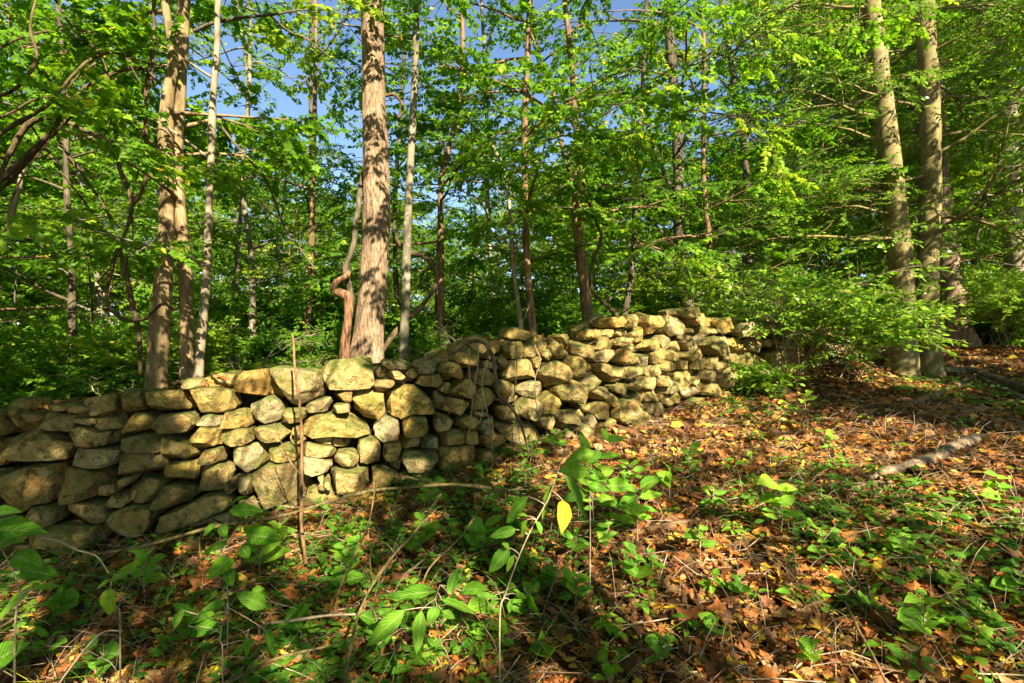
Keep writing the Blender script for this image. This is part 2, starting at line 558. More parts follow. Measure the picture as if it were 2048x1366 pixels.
# ------------------------------------------------------------------ the dry stone wall
wall = thing('dry_stone_wall', 'dry stone wall of tan lichened field stones climbing from left to right', 'wall', wall_pt(700, 985))
WO = np.array(wall.location)
S1 = [(25, 555, 110, 170), (160, 590, 170, 70), (300, 610, 190, 120), (480, 605, 160, 50), (690, 490, 190, 150), (940, 490, 250, 140),
      (770, 620, 230, 130), (1000, 600, 240, 110), (1215, 475, 290, 170), (1440, 400, 230, 190), (1720, 400, 340, 220), (170, 740, 460, 205),
      (500, 695, 330, 125), (820, 715, 240, 130), (1040, 760, 185, 195), (520, 810, 360, 130), (800, 850, 380, 140), (1050, 890, 245, 140),
      (1215, 590, 150, 80), (1370, 590, 175, 120), (1540, 540, 195, 195), (1195, 695, 165, 155), (1380, 690, 205, 125), (1590, 660, 235, 110),
      (1715, 560, 150, 85), (1870, 505, 185, 90), (1230, 800, 130, 90), (1430, 810, 255, 195), (1640, 780, 195, 115), (1865, 765, 255, 85),
      (1738, 665, 70, 75), (1860, 850, 195, 115), (140, 990, 330, 310), (450, 985, 320, 225), (620, 995, 95, 80), (820, 990, 280, 165),
      (715, 950, 110, 70), (1020, 1040, 240, 155), (1230, 930, 225, 165), (1355, 960, 110, 90, -30), (1430, 970, 80, 140, 15), (1620, 960, 340, 270),
      (1890, 950, 125, 105), (470, 1130, 305, 150), (215, 1150, 180, 160), (770, 1180, 310, 200, -8), (1060, 1150, 560, 130, -24),
      (420, 1290, 440, 190), (740, 1330, 230, 90), (60, 1250, 200, 130), (1010, 1300, 280, 90, -15), (1290, 1180, 190, 110), (1450, 1120, 170, 110),
      (1110, 380, 130, 60), (300, 520, 120, 40), (430, 530, 130, 45), (-140, 620, 260, 150), (-160, 790, 280, 190), (-150, 980, 270, 200), (-140, 1180, 240, 180)]
S2 = [(765, 320, 300, 185), (1030, 265, 150, 60), (725, 450, 110, 80), (710, 518, 120, 55), (870, 505, 205, 195), (1120, 480, 295, 195),
      (965, 385, 120, 80), (1215, 285, 155, 95), (1240, 355, 175, 80), (680, 620, 400, 150), (1170, 620, 185, 125), (980, 650, 145, 145),
      (1120, 725, 120, 70), (1225, 725, 90, 80), (880, 770, 135, 170), (1010, 765, 105, 115), (1180, 820, 240, 125), (760, 930, 300, 175),
      (600, 950, 105, 115), (960, 930, 190, 150), (740, 815, 150, 115), (1300, 470, 90, 115), (1380, 300, 130, 100), (1560, 330, 160, 110),
      (1430, 410, 165, 135), (1380, 520, 155, 145), (1560, 470, 145, 145), (1340, 600, 145, 120), (1470, 600, 155, 80), (1370, 690, 165, 110),
      (1570, 620, 135, 115), (1400, 820, 220, 190), (1610, 710, 165, 110), (1590, 810, 160, 100), (1690, 560, 110, 110), (1470, 215, 170, 130),
      (1150, 930, 200, 110), (1040, 320, 140, 60), (1330, 400, 80, 70), (1280, 610, 50, 80)]
S3 = [(420, 320, 150, 70), (390, 400, 150, 120), (480, 400, 90, 100), (550, 385, 90, 110), (680, 350, 55, 65), (590, 440, 70, 80), (660, 420, 155, 135),
      (790, 410, 160, 100, 25), (330, 470, 85, 130), (430, 540, 215, 135), (535, 480, 50, 70), (615, 550, 165, 155), (750, 515, 125, 155),
      (330, 640, 135, 90), (490, 640, 225, 100, 8), (460, 760, 165, 135, 20), (590, 720, 155, 135), (700, 670, 190, 190), (820, 590, 110, 110),
      (880, 670, 115, 80), (920, 450, 145, 115), (900, 365, 195, 90), (850, 330, 105, 70), (960, 310, 125, 60), (1030, 360, 80, 70),
      (1020, 450, 95, 95), (980, 545, 195, 90), (890, 510, 90, 60), (1060, 410, 115, 60), (1100, 250, 105, 85), (1000, 250, 165, 70), (1130, 310, 155, 110),
      (1230, 265, 150, 115), (1340, 275, 135, 125), (1380, 195, 150, 60), (1460, 240, 115, 80), (1510, 310, 135, 110), (1190, 385, 125, 70), (1110, 390, 60, 70),
      (1285, 365, 115, 90), (1170, 465, 95, 95), (1100, 475, 70, 65), (1080, 540, 85, 85), (1140, 540, 105, 60), (1235, 440, 105, 95), (1270, 520, 115, 90),
      (1210, 540, 50, 75), (1320, 440, 95, 85), (1370, 500, 105, 85), (1350, 390, 95, 70), (1420, 440, 105, 70), (1430, 380, 115, 70), (1490, 435, 95, 60),
      (1560, 380, 105, 115), (1450, 500, 105, 70), (1525, 490, 75, 75), (1580, 500, 85, 85), (1620, 470, 85, 70), (1440, 545, 80, 60), (1140, 605, 195, 90),
      (1010, 635, 155, 60), (1250, 590, 50, 85), (1370, 590, 165, 115), (1280, 630, 95, 95), (1530, 565, 115, 90), (1432, 585, 40, 85), (1640, 580, 145, 140),
      (1180, 675, 125, 80), (1270, 700, 95, 85), (1100, 700, 85, 85), (960, 700, 95, 95), (890, 770, 155, 125), (800, 745, 70, 60), (700, 800, 135, 95),
      (830, 835, 95, 105), (760, 880, 125, 85), (680, 860, 85, 70), (580, 830, 125, 100), (1020, 780, 145, 150), (1200, 765, 165, 110), (1130, 750, 80, 65),
      (1400, 660, 125, 95), (1510, 640, 135, 110), (1330, 700, 105, 85), (1090, 620, 60, 50), (860, 560, 60, 60), (1700, 490, 100, 90), (1740, 580, 100, 110),
      (1620, 370, 110, 100), (1720, 390, 120, 90), (1640, 270, 130, 80), (1800, 480, 130, 100), (1850, 570, 130, 110), (1830, 380, 120, 90), (1760, 290, 130, 80),
      (1930, 460, 130, 100), (1980, 550, 120, 100), (1900, 290, 140, 90), (1960, 370, 130, 80), (2060, 450, 130, 110), (2060, 330, 130, 100), (2160, 430, 130, 110), (2160, 320, 130, 100)]
seeds = []
for lst, ou, ov in ((S1, 0, 640), (S2, 440, 640), (S3, 900, 560)):
    for s in lst:
        k = 700.0 / 2048.0
        kw, kh = (0.84, 1.06) if ou == 900 else (1.0, 1.0)
        seeds.append([ou + s[0] * k, ov + s[1] * k, s[2] * k / 2 * kw, s[3] * k / 2 * kh, R_(s[4]) if len(s) > 4 else R_(rng.normal(0, 5 if ou < 900 else 15)), 1.0])
seeds = np.array(seeds)


def metric(S, u, v, p=3.6):
    du, dv = u[..., None] - S[:, 0], v[..., None] - S[:, 1]
    c, s = np.cos(S[:, 4]), np.sin(S[:, 4])
    a_, b_ = (du * c + dv * s) / S[:, 2], (-du * s + dv * c) / S[:, 3]
    return (np.abs(a_) ** p + np.abs(b_) ** p) ** (1 / p)


# fill the holes between the drawn stones with small ones
for trial in range(5000):
    u = rng.uniform(-330, 1740)
    t, b = np.interp(u, WTU, WTV) + 8, np.interp(u, WU, WB)
    v = rng.uniform(t, b + 5)
    mval = metric(seeds, np.array(u), np.array(v))
    slack = (mval.min() - 1.0)
    if slack > 0.18:
        k = 4.0 / wallY(u)
        w = min(60 * k, max(16 * k, 30 * k * slack * 1.6 + 10 * k))
        seeds = np.vstack([seeds, [u, v, w * rng.uniform(0.9, 1.4), w * rng.uniform(0.6, 0.95), R_(rng.normal(0, 10)), 0.0]])

NA = 26
ang = np.linspace(0, 2 * math.pi, NA, endpoint=False)
tt = np.linspace(0.02, 1.0, 60)
stone_polys = []
for i, s in enumerate(seeds):
    c, sn = math.cos(s[4]), math.sin(s[4])
    ca, sa = np.cos(ang), np.sin(ang)
    pj = (0.7 + 0.6 * np.random.default_rng(i).random(1))[0]
    pe = 3.0 + 2.6 * pj
    lim = 1.12 / ((np.abs(ca) ** pe + np.abs(sa) ** pe) ** (1 / pe))
    la, lb = ca * lim * s[2], sa * lim * s[3]
    du, dv = la * c - lb * sn, la * sn + lb * c
    uu, vv = s[0] + du[:, None] * tt, s[1] + dv[:, None] * tt
    near = np.where((np.abs(seeds[:, 0] - s[0]) < 330) & (np.abs(seeds[:, 1] - s[1]) < 230))[0]
    near = near[near != i]
    mo = metric(seeds[near], uu, vv)
    ms = metric(seeds[[i]], uu, vv)[..., 0]
    if s[5] < 0.5:
        ms = ms * 1.04
    bad = mo.min(-1) < ms
    first = np.where(bad.any(1), bad.argmax(1), len(tt))
    r = np.where(first < len(tt), tt[np.minimum(first, len(tt) - 1)] - 0.5 * (tt[1] - tt[0]), 1.0)
    r = 0.8 * r + 0.1 * np.roll(r, 1) + 0.1 * np.roll(r, -1)
    pu, pv = du * r, dv * r
    # keep only the corners that matter, so the edges run straight
    keep = [0]
    tol = (0.075 if s[5] > 0.5 else 0.11) * math.sqrt(s[2] * s[3])

    def dp(a_, b_):
        if b_ - a_ < 2:
            return
        ax_, ay_, bx_, by_ = pu[a_ % NA], pv[a_ % NA], pu[b_ % NA], pv[b_ % NA]
        L_ = math.hypot(bx_ - ax_, by_ - ay_) + 1e-9
        idx = np.arange(a_ + 1, b_) % NA
        dist = np.abs((pu[idx] - ax_) * (by_ - ay_) - (pv[idx] - ay_) * (bx_ - ax_)) / L_
        k_ = int(dist.argmax())
        if dist[k_] > tol:
            m_ = a_ + 1 + k_
            dp(a_, m_)
            keep.append(m_)
            dp(m_, b_)
    st = int(np.argmax(pu ** 2 + pv ** 2))
    md = st + int(np.argmax((np.roll(pu, -st) - pu[st]) ** 2 + (np.roll(pv, -st) - pv[st]) ** 2))
    keep = [st]
    dp(st, md)
    keep.append(md)
    dp(md, st + NA)
    ks = keep + [st + NA]
    qu, qv = np.zeros(NA), np.zeros(NA)
    for a_, b_ in zip(ks[:-1], ks[1:]):
        for m_ in range(a_, b_):
            f_ = (m_ - a_) / (b_ - a_)
            qu[m_ % NA] = pu[a_ % NA] * (1 - f_) + pu[b_ % NA] * f_
            qv[m_ % NA] = pv[a_ % NA] * (1 - f_) + pv[b_ % NA] * f_
    stone_polys.append((s, qu, qv))


def stone_mesh(name, poly_ab, depth, bulge, seed, tilt, front=1.0):
    """poly_ab NA,2 in metres; local axes x along wall, y outwards, z up"""
    q = np.random.default_rng(seed)
    nz = Noise(seed + 900, 14.0, 4)
    size = np.sqrt(np.abs(poly_ab[:, 0]).max() * np.abs(poly_ab[:, 1]).max())
    rings = [(0.72, -depth), (0.96, -depth * 0.45), (1.0, -0.01), (0.99, bulge * 0.6), (0.945, bulge * 0.95), (0.66, bulge), (0.33, bulge * 1.01)]
    v = []
    for sc, y in rings:
        x, z = poly_ab[:, 0] * sc, poly_ab[:, 1] * sc
        yy = np.full(NA, y) + (tilt[0] * x + tilt[1] * z) * (1.0 if y > 0 else 0.0)
        v.append(np.stack([x, yy, z], -1))
    v.append(np.array([[0, bulge * 1.05, 0], [0, -depth, 0]]))
    v = np.vstack(v)
    n1 = nz(v * 1.0)
    # planar facets: clip the lump with a few random planes
    for k in range(5):
        d = unit(np.array([q.normal(0, 0.9), abs(q.normal(0.8, 0.5)), q.normal(0, 0.9)]))
        h = (v @ d)
        lim = np.quantile(h, q.uniform(0.76, 0.95))
        over = np.maximum(h - lim, 0)
        v = v - over[:, None] * d * 0.95
    v += (0.05 * size * n1)[:, None] * unit(v + np.array([0, depth * 0.3, 0]))
    f = []
    nr = len(rings)
    for k in range(nr - 1):
        for j in range(NA):
            a0, b0 = k * NA + j, k * NA + (j + 1) % NA
            f += [(a0, b0, b0 + NA), (a0, b0 + NA, a0 + NA)]
    cF, cB = nr * NA, nr * NA + 1
    for j in range(NA):
        f.append(((nr - 1) * NA + j, (nr - 1) * NA + (j + 1) % NA, cF))
        f.append(((j + 1) % NA, j, cB))
    m = MB()
    m.add(v, f)
    me = m.build_mesh(name, M_STONE, True)
    return me


def sharpen(me, deg=38):
    try:
        me.set_sharp_from_angle(angle=R_(deg))
    except Exception:
        pass


n_st = 0
small_stones = MB()
for i, (s, du, dv) in enumerate(stone_polys):
    u0, v0 = s[0], s[1]
    cu, cv = u0 + du.mean(), v0 + dv.mean()
    area = 0.5 * abs(np.sum(du * np.roll(dv, -1) - np.roll(du, -1) * dv))
    if area < 25:
        continue
    Y = float(wallY(cu))
    P0 = wall_pt(cu, cv)
    Pa, Pb = wall_pt(cu - 20, cv), wall_pt(cu + 20, cv)
    tx = Pb - Pa
    tx[2] = 0
    tx = unit(tx)
    ny_ = np.array([tx[1], -tx[0], 0.0])               # outwards, towards the camera
    pts = np.array([wall_pt(u0 + a_, v0 + b_) for a_, b_ in zip(du, dv)]) - P0
    ab = np.stack([pts @ tx, pts[:, 2]], -1)
    gap = 0.965
    ab = ab * gap
    size = math.sqrt(area) * Y / F
    q = np.random.default_rng(7000 + i)
    drawn = s[5] > 0.5
    depth = min(0.42, 0.20 + size * 0.55)
    bulge = min(0.085, 0.03 + size * 0.14) * (1.0 if drawn else 0.6)
    proud = q.normal(0, 0.030 if cu < 1000 else 0.055) + (0.0 if drawn else -0.05)
    # gentle batter: higher stones sit a little further back
    base_v = np.interp(cu, WU, WB)
    batter = 0.10 * (base_v - cv) / F * Y
    loc = P0 + ny_ * (proud - batter + 0.02)
    me = stone_mesh('stone', ab, depth, bulge, i, (q.normal(0, 0.08 if cu < 1000 else 0.2), q.normal(-0.05, 0.08 if cu < 1000 else 0.2)))
    sharpen(me, 13)
    o = obj('stone', me, wall)
    o.matrix_local = __import__('mathutils').Matrix(((tx[0], ny_[0], 0, loc[0] - WO[0]), (tx[1], ny_[1], 0, loc[1] - WO[1]), (0, 0, 1, loc[2] - WO[2]), (0, 0, 0, 1)))
    n_st += 1

# cap stones lying on the wall top behind the face
capu = np.linspace(-250, 1700, 52)
for i, u in enumerate(capu):
    q = np.random.default_rng(400 + i)
    u = u + q.uniform(-15, 15)
    Yb = float(wallY(u))
    tv = float(np.interp(u, WTU, WTV))
    top = wall_pt(u, tv)
    Pa, Pb = wall_pt(u - 20, tv), wall_pt(u + 20, tv)
    tx = Pb - Pa
    tx[2] = 0
    tx = unit(tx)
    ny_ = np.array([tx[1], -tx[0], 0.0])
    for row in range(2):
        w, h = q.uniform(0.10, 0.20), q.uniform(0.05, 0.10)
        rough_end = u > 1020
        if rough_end:
            w, h = q.uniform(0.07, 0.15), q.uniform(0.06, 0.11)
        if row == 1 and q.random() < 0.25:
            continue
        rr = 1 + 0.12 * np.sin(ang * 2 + q.uniform(0, 6)) + 0.08 * np.sin(ang * 3 + q.uniform(0, 6))
        pe = 2.7
        lim = 1 / ((np.abs(np.cos(ang)) ** pe + np.abs(np.sin(ang)) ** pe) ** (1 / pe))
        ab = np.stack([np.cos(ang) * w * rr * lim, np.sin(ang) * h * rr * lim], -1)
        loc = top - ny_ * (0.30 + 0.24 * row + q.uniform(-0.03, 0.03)) + np.array([0, 0, -h * 0.75 + q.uniform(-0.02, 0.03) - 0.03])
        me = stone_mesh('stone', ab, 0.13, 0.12, 3000 + i * 2 + row, (0, 0))
        sharpen(me, 13)
        o = obj('stone', me, wall)
        rz = q.normal(0, 0.25)
        c_, s_ = math.cos(rz), math.sin(rz)
        ax = tx * c_ + ny_ * s_
        ay = -tx * s_ + ny_ * c_
        if rough_end:
            loc = loc + np.array([0, 0, q.uniform(-0.02, 0.09)])
            rr_ = q.normal(0, 0.45)
            ax, az_ = ax * math.cos(rr_) + np.array([0, 0, math.sin(rr_)]), np.array([0, 0, math.cos(rr_)]) - ax * math.sin(rr_)
        else:
            az_ = np.array([0, 0, 1.0])
        o.matrix_local = __import__('mathutils').Matrix(tuple((ax[r_], ay[r_], az_[r_], loc[r_] - WO[r_]) for r_ in range(3)) + ((0, 0, 0, 1),))
        n_st += 1
stones = [o for o in bpy.data.objects if o.parent is wall]


def shown(o):
    c_ = np.array(o.matrix_basis.translation) + WO
    d_ = o.data.vertices
    co = np.empty(len(d_) * 3, np.float32)
    d_.foreach_get('co', co)
    ext = np.ptp(co.reshape(-1, 3), axis=0)
    return ext[0] * ext[2] / c_[1] ** 2


stones.sort(key=shown, reverse=True)
if len(stones) > 300:                                  # the smallest wedge stones are joined
    mb = MB()
    for o in stones[300:]:
        me = o.data
        co = np.empty(len(me.vertices) * 3, np.float32)
        me.vertices.foreach_get('co', co)
        fi = np.empty(len(me.polygons) * 3, np.int32)
        me.loops.foreach_get('vertex_index', fi)
        M_ = np.array(o.matrix_basis)
        mb.add(co.reshape(-1, 3) @ M_[:3, :3].T + M_[:3, 3], fi)
        bpy.data.objects.remove(o)
        bpy.data.meshes.remove(me)
    o = mb.build('wedge_stones', M_STONE, wall, True)
    sharpen(o.data, 13)
    tag(o, kind='stuff')
print('stones', n_st)


# earth and rubble core, coloured near black for the shade in the gaps
mb = MB()
us = np.linspace(-400, 1735, 160)
sec = []
cn = Noise(77, 7.0, 3)
for u in us:
    tv, bv = float(np.interp(u, WTU, WTV)), float(np.interp(u, WU, WB))
    T_, B_ = wall_pt(u, tv), wall_pt(u, bv)
    d = wall_pt(u + 10, tv) - wall_pt(u - 10, tv)
    d[2] = 0
    d = unit(d)
    n_ = np.array([d[1], -d[0], 0.0])
    row = []
    for off, fz in ((-0.27, -0.15), (-0.27, 0.3), (-0.30, 0.7), (-0.33, 0.86), (-0.45, 0.9), (-0.62, 0.88), (-0.78, 0.5), (-0.85, -0.2)):
        p = B_ + (T_ - B_) * fz + n_ * off
        p[0], p[1] = B_[0] + n_[0] * off, B_[1] + n_[1] * off
        row.append(p + 0.03 * cn(p))
    sec.append(row)
sec = np.array(sec)
n1, n2 = sec.shape[:2]
fi = []
for a_ in range(n1 - 1):
    for b_ in range(n2 - 1):
        k = a_ * n2 + b_
        fi += [(k, k + n2, k + n2 + 1), (k, k + n2 + 1, k + 1)]
mb.add(sec.reshape(-1, 3) - WO, fi)
mb.build('earth_core', M_GAP_SHADE, wall, True)

# ------------------------------------------------------------------ leaf and spray templates
def leaf_low(w=0.5, fold=0.16, droop=0.12):
    v = np.array([[0, 0, 0], [0.45, w / 2, fold * w], [1, 0, -droop], [0.45, -w / 2, fold * w]])
    return v, np.array([[0, 2, 1], [0, 3, 2]])


def leaf_mid(w=0.5, fold=0.18, droop=0.15):
    v = np.array([[0, 0, 0], [0.28, w * 0.46, fold * w], [0.28, -w * 0.46, -fold * w * 0.4], [0.62, w * 0.42, fold * w - droop * 0.35],
                  [0.62, -w * 0.42, -fold * w * 0.4 - droop * 0.35], [1, 0, -droop]])
    return v, np.array([[0, 2, 1], [1, 2, 4], [1, 4, 3], [3, 4, 5]])


def leaf_fine(w=0.5, fold=0.14, droop=0.25, n=7):
    v, f = [], []
    prof = lambda t: math.sin(math.pi * min(1, t ** 0.85)) ** 0.8 * (1 - 0.25 * t)
    for i in range(n + 1):
        t = i / n
        h = w * 0.5 * prof(t) if 0 < i < n else 0.0
        z = -droop * t * t
        v += [(t, 0, z), (t, h, z + fold * h * 2 + 0.02 * math.sin(i * 2.1)), (t, -h, z + fold * h * 2 - 0.02 * math.sin(i * 1.7))]
    for i in range(n):
        k = 3 * i
        f += [(k, k + 3, k + 4), (k, k + 4, k + 1), (k, k + 5, k + 3), (k, k + 2, k + 5)]
    return np.array(v), np.array(f)


def leaf_maple(droop=0.15):
    pts = [(0, 0), (0.02, 0.42), (0.26, 0.30), (0.42, 0.56), (0.60, 0.24), (1.0, 0),
           (0.60, -0.24), (0.42, -0.56), (0.26, -0.30), (0.02, -0.42)]
    v = np.array([(x, y, -droop * x * x + 0.10 * abs(y)) for x, y in pts] + [(0.4, 0, -0.02)])
    n = len(pts)
    return v, np.array([[n, i, (i + 1) % n] for i in range(n)])


def leaf_oak(q):
    n = 8
    up = []
    for i in range(n + 1):
        t = i / n
        w = 0.30 * math.sin(math.pi * min(1, 0.08 + 0.9 * t)) * (1.0 if i % 2 else 0.52)
        up.append((t, w))
    pts = up + [(t, -w) for t, w in up[::-1]]
    curl = q.uniform(-0.7, 0.7)
    cup = q.uniform(-0.5, 1.6)
    v = np.array([(x, y, curl * (x - 0.5) ** 2 * 0.9 + cup * y * y * 1.6 + q.normal(0, 0.03)) for x, y in pts] +
                 [(x, 0, curl * (x - 0.5) ** 2 * 0.9) for x in (0.2, 0.5, 0.8)])
    m = len(pts)
    c = m
    f = []
    for i in range(m):
        x = (pts[i][0] + pts[(i + 1) % m][0]) / 2
        f.append((c + (0 if x < 0.35 else 1 if x < 0.65 else 2), (i + 1) % m, i))
    f += [(c, c + 1, 2), (c, c + 1, m - 3), (c + 1, c + 2, 6), (c + 1, c + 2, m - 7)]
    return v, np.array(f)


def axes(d, up, roll=0.0):
    """frame with x along d, z near up; arrays N,3"""
    x = unit(d)
    y = unit(np.cross(up, x))
    z = np.cross(x, y)
    if np.any(roll):
        c, s = np.cos(roll)[:, None], np.sin(roll)[:, None]
        y, z = y * c + z * s, z * c - y * s
    return np.stack([x, y, z], -1)


def make_spray(seed, leaf, n=11, length=1.0, lsize=0.24, flat=0.35, twig=0.006):
    """twig along +x with alternate leaves; returns leaf verts/faces/tint, twig verts/faces"""
    q = np.random.default_rng(seed)
    m, w = MB(), MB()
    L = []
    bend = q.normal(0, 0.12, 2)
    path = np.array([[t * length, bend[0] * t * t, bend[1] * t * t - 0.10 * t * t] for t in np.linspace(0, 1, 4)])
    tube(w, path[[0, 3]], [twig, twig * 0.4], 3, cap=False)
    pos, d, up, sc = [], [], [], []
    for i in range(n):
        t = (i + 1) / n
        p = np.array([np.interp(t, np.linspace(0, 1, 4), path[:, k]) for k in range(3)])
        side = 1 if i % 2 else -1
        a = R_(q.uniform(35, 75)) * side if i < n - 1 else q.normal(0, 0.2)
        d.append([math.cos(a), math.sin(a), q.normal(-0.22, 0.25)])
        up.append([q.normal(0, flat), q.normal(0, flat), 1])
        pos.append(p + np.array([0, 0, q.normal(0, 0.02)]))
        sc.append(lsize * q.uniform(0.65, 1.2))
    pos = np.array(pos)
    m.inst(leaf[0], leaf[1], pos, axes(np.array(d), np.array(up)), sc, np.zeros(n))
    lv, lf = np.concatenate(m.v), np.concatenate(m.f)
    return lv, lf, n, np.concatenate(w.v), np.concatenate(w.f)


SPR_MID = [make_spray(i, leaf_mid(0.62), 18, 1.0, 0.19, 0.5) for i in range(6)]
SPR_LOW = [make_spray(20 + i, leaf_low(0.66), 15, 1.0, 0.21, 0.5) for i in range(6)]
SPR_MAPLE = [make_spray(40 + i, leaf_maple(), 12, 1.0, 0.22, 0.5) for i in range(4)]
SPR_SHADE = [make_spray(80 + i, leaf_low(0.7), 12, 1.0, 0.34) for i in range(6)]
SPR_HOLLY = [make_spray(60 + i, leaf_mid(0.55, 0.1, 0.08), 12, 1.0, 0.21, 0.6) for i in range(6)]


def put_sprays(mb_leaf, sprays, templates, q, tint_lo=0.0, tint_hi=0.95, wood_mat=1, size=None):
    """sprays: list of (pos, dir, scale); leaves go to material 0 and twigs to wood_mat"""
    if not len(sprays):
        return
    pos = np.array([s[0] for s in sprays])
    d = np.array([s[1] for s in sprays])
    sc = np.array([s[2] for s in sprays])
    up = np.array([0, 0, 1.0]) + q.normal(0, 0.28, (len(pos), 3))
    fr = axes(d, up)
    kind = q.integers(0, len(templates), len(pos))
    for k, (lv, lf, n, wv, wf) in enumerate(templates):
        s = np.where(kind == k)[0]
        if not len(s):
            continue
        per = len(lv) // n
        base = np.clip(q.beta(1.6, 1.9, len(s)), 0, 1)
        t = np.clip(base[:, None] * 0.6 + q.random((len(s), n)) * 0.4, 0, 1) * (tint_hi - tint_lo) + tint_lo
        odd = q.random((len(s), n)) < 0.015
        t = np.where(odd, 1.0, t)
        N = len(s)
        v = np.einsum('nij,kj->nki', fr[s], lv) * sc[s][:, None, None] + pos[s][:, None, :]
        f = (lf[None] + (np.arange(N) * len(lv))[:, None, None]).reshape(-1, 3)
        mb_leaf.add(v.reshape(-1, 3), f, np.repeat(t.reshape(-1), per), 0)
        mb_leaf.inst(wv, wf, pos[s], fr[s], sc[s], np.full(N, 0.5), wood_mat)


def grow(wood, sprays, p, d, L, r, lvl, q, droop=0.05, wiggle=0.14, child=(5, 0.5), spray=0.42, sp_n=4, sides=5, flat=0.5, start=0.25):
    n = max(4, int(L / 0.22) + 2) if lvl else 5
    n = min(n, 12)
    pts = [np.array(p, float)]
    dd = unit(np.array(d, float))
    for i in range(n - 1):
        dd = unit(dd + q.normal(0, wiggle, 3) * np.array([1, 1, 0.7]) + np.array([0, 0, -droop * (0.5 + i / n)]))
        pts.append(pts[-1] + dd * L / (n - 1))
    pts = np.array(pts)
    rad = np.linspace(r, max(r * 0.28, 0.0022), n)
    tube(wood, pts, rad, sides if lvl else 4, cap=False)
    if lvl == 0:
        for k in range(sp_n):
            t = (k + 0.6 + q.uniform(-0.3, 0.3)) / sp_n
            i = min(n - 2, int(t * (n - 1)))
            pp = pts[i] + (pts[i + 1] - pts[i]) * (t * (n - 1) - i)
            tdir = unit(pts[i + 1] - pts[i])
            side = np.cross(tdir, [0, 0, 1]) * (1 if k % 2 else -1)
            dv_ = unit(tdir * 0.8 + side * q.uniform(0.4, 1.0) + q.normal(0, 0.2, 3) * np.array([1, 1, flat]))
            sprays.append((pp, dv_, spray * q.uniform(0.7, 1.25)))
        sprays.append((pts[-1], unit(pts[-1] - pts[-2]), spray))
        return
    nc, ratio = child
    for k in range(nc):
        t = start + (1 - start) * (k + q.uniform(0.2, 0.8)) / nc
        i = min(n - 2, int(t * (n - 1)))
        pp = pts[i] + (pts[i + 1] - pts[i]) * (t * (n - 1) - i)
        tdir = unit(pts[i + 1] - pts[i])
        side = unit(np.cross(tdir, [0, 0, 1]) + 1e-6) * (1 if k % 2 else -1)
        dv_ = unit(tdir * q.uniform(0.5, 1.0) + side * q.uniform(0.5, 1.1) + q.normal(0, 0.35, 3) * np.array([1, 1, flat]))
        grow(wood, sprays, pp, dv_, L * ratio * q.uniform(0.7, 1.2) * (1.1 - 0.4 * t), rad[i] * 0.6, lvl - 1, q, droop, wiggle, child, spray, sp_n, sides, flat, 0.2)


# ------------------------------------------------------------------ trees whose trunks show in the photograph
bn = Noise(31, 9.0, 3)


def trunk_path(pp, Y, zmax=None, lean=(0, 0)):
    """pp: list of (u, v, width_px) from the top down; returns path from the ground up in metres and radii"""
    pts, rad = [], []
    for q in pp[::-1]:
        yy = Y if len(q) < 4 else q[3]
        pts.append(px(q[0], q[1], yy))
        rad.append(q[2] * yy / F / 2)
    pts, rad = np.array(pts), np.array(rad)
    g = gz(pts[0][0], pts[0][1]) - 0.08
    if pts[0][2] > g + 0.05:
        d = pts[0] - pts[1]
        k = (g - pts[0][2]) / min(d[2], -0.05)
        b = pts[0] + d * min(k, 3)
        b[2] = g
        pts = np.vstack([b, pts])
        rad = np.concatenate([[rad[0] * 1.12], rad])
    if zmax and zmax > pts[-1][2] + 0.3:
        d = unit(pts[-1] - pts[-2])
        rise = zmax - pts[-1][2]
        top = pts[-1] + d / max(d[2], 0.4) * rise
        mid = (pts[-1] * 0.5 + top * 0.5) + np.array([0.1, 0.05, 0])
        pts = np.vstack([pts, mid, top])
        rad = np.concatenate([rad, [rad[-1] * 0.75, rad[-1] * 0.35]])
    P = smooth_path(np.hstack([pts, rad[:, None]]), 8)
    return P[:, :3], np.maximum(P[:, 3], 0.004)


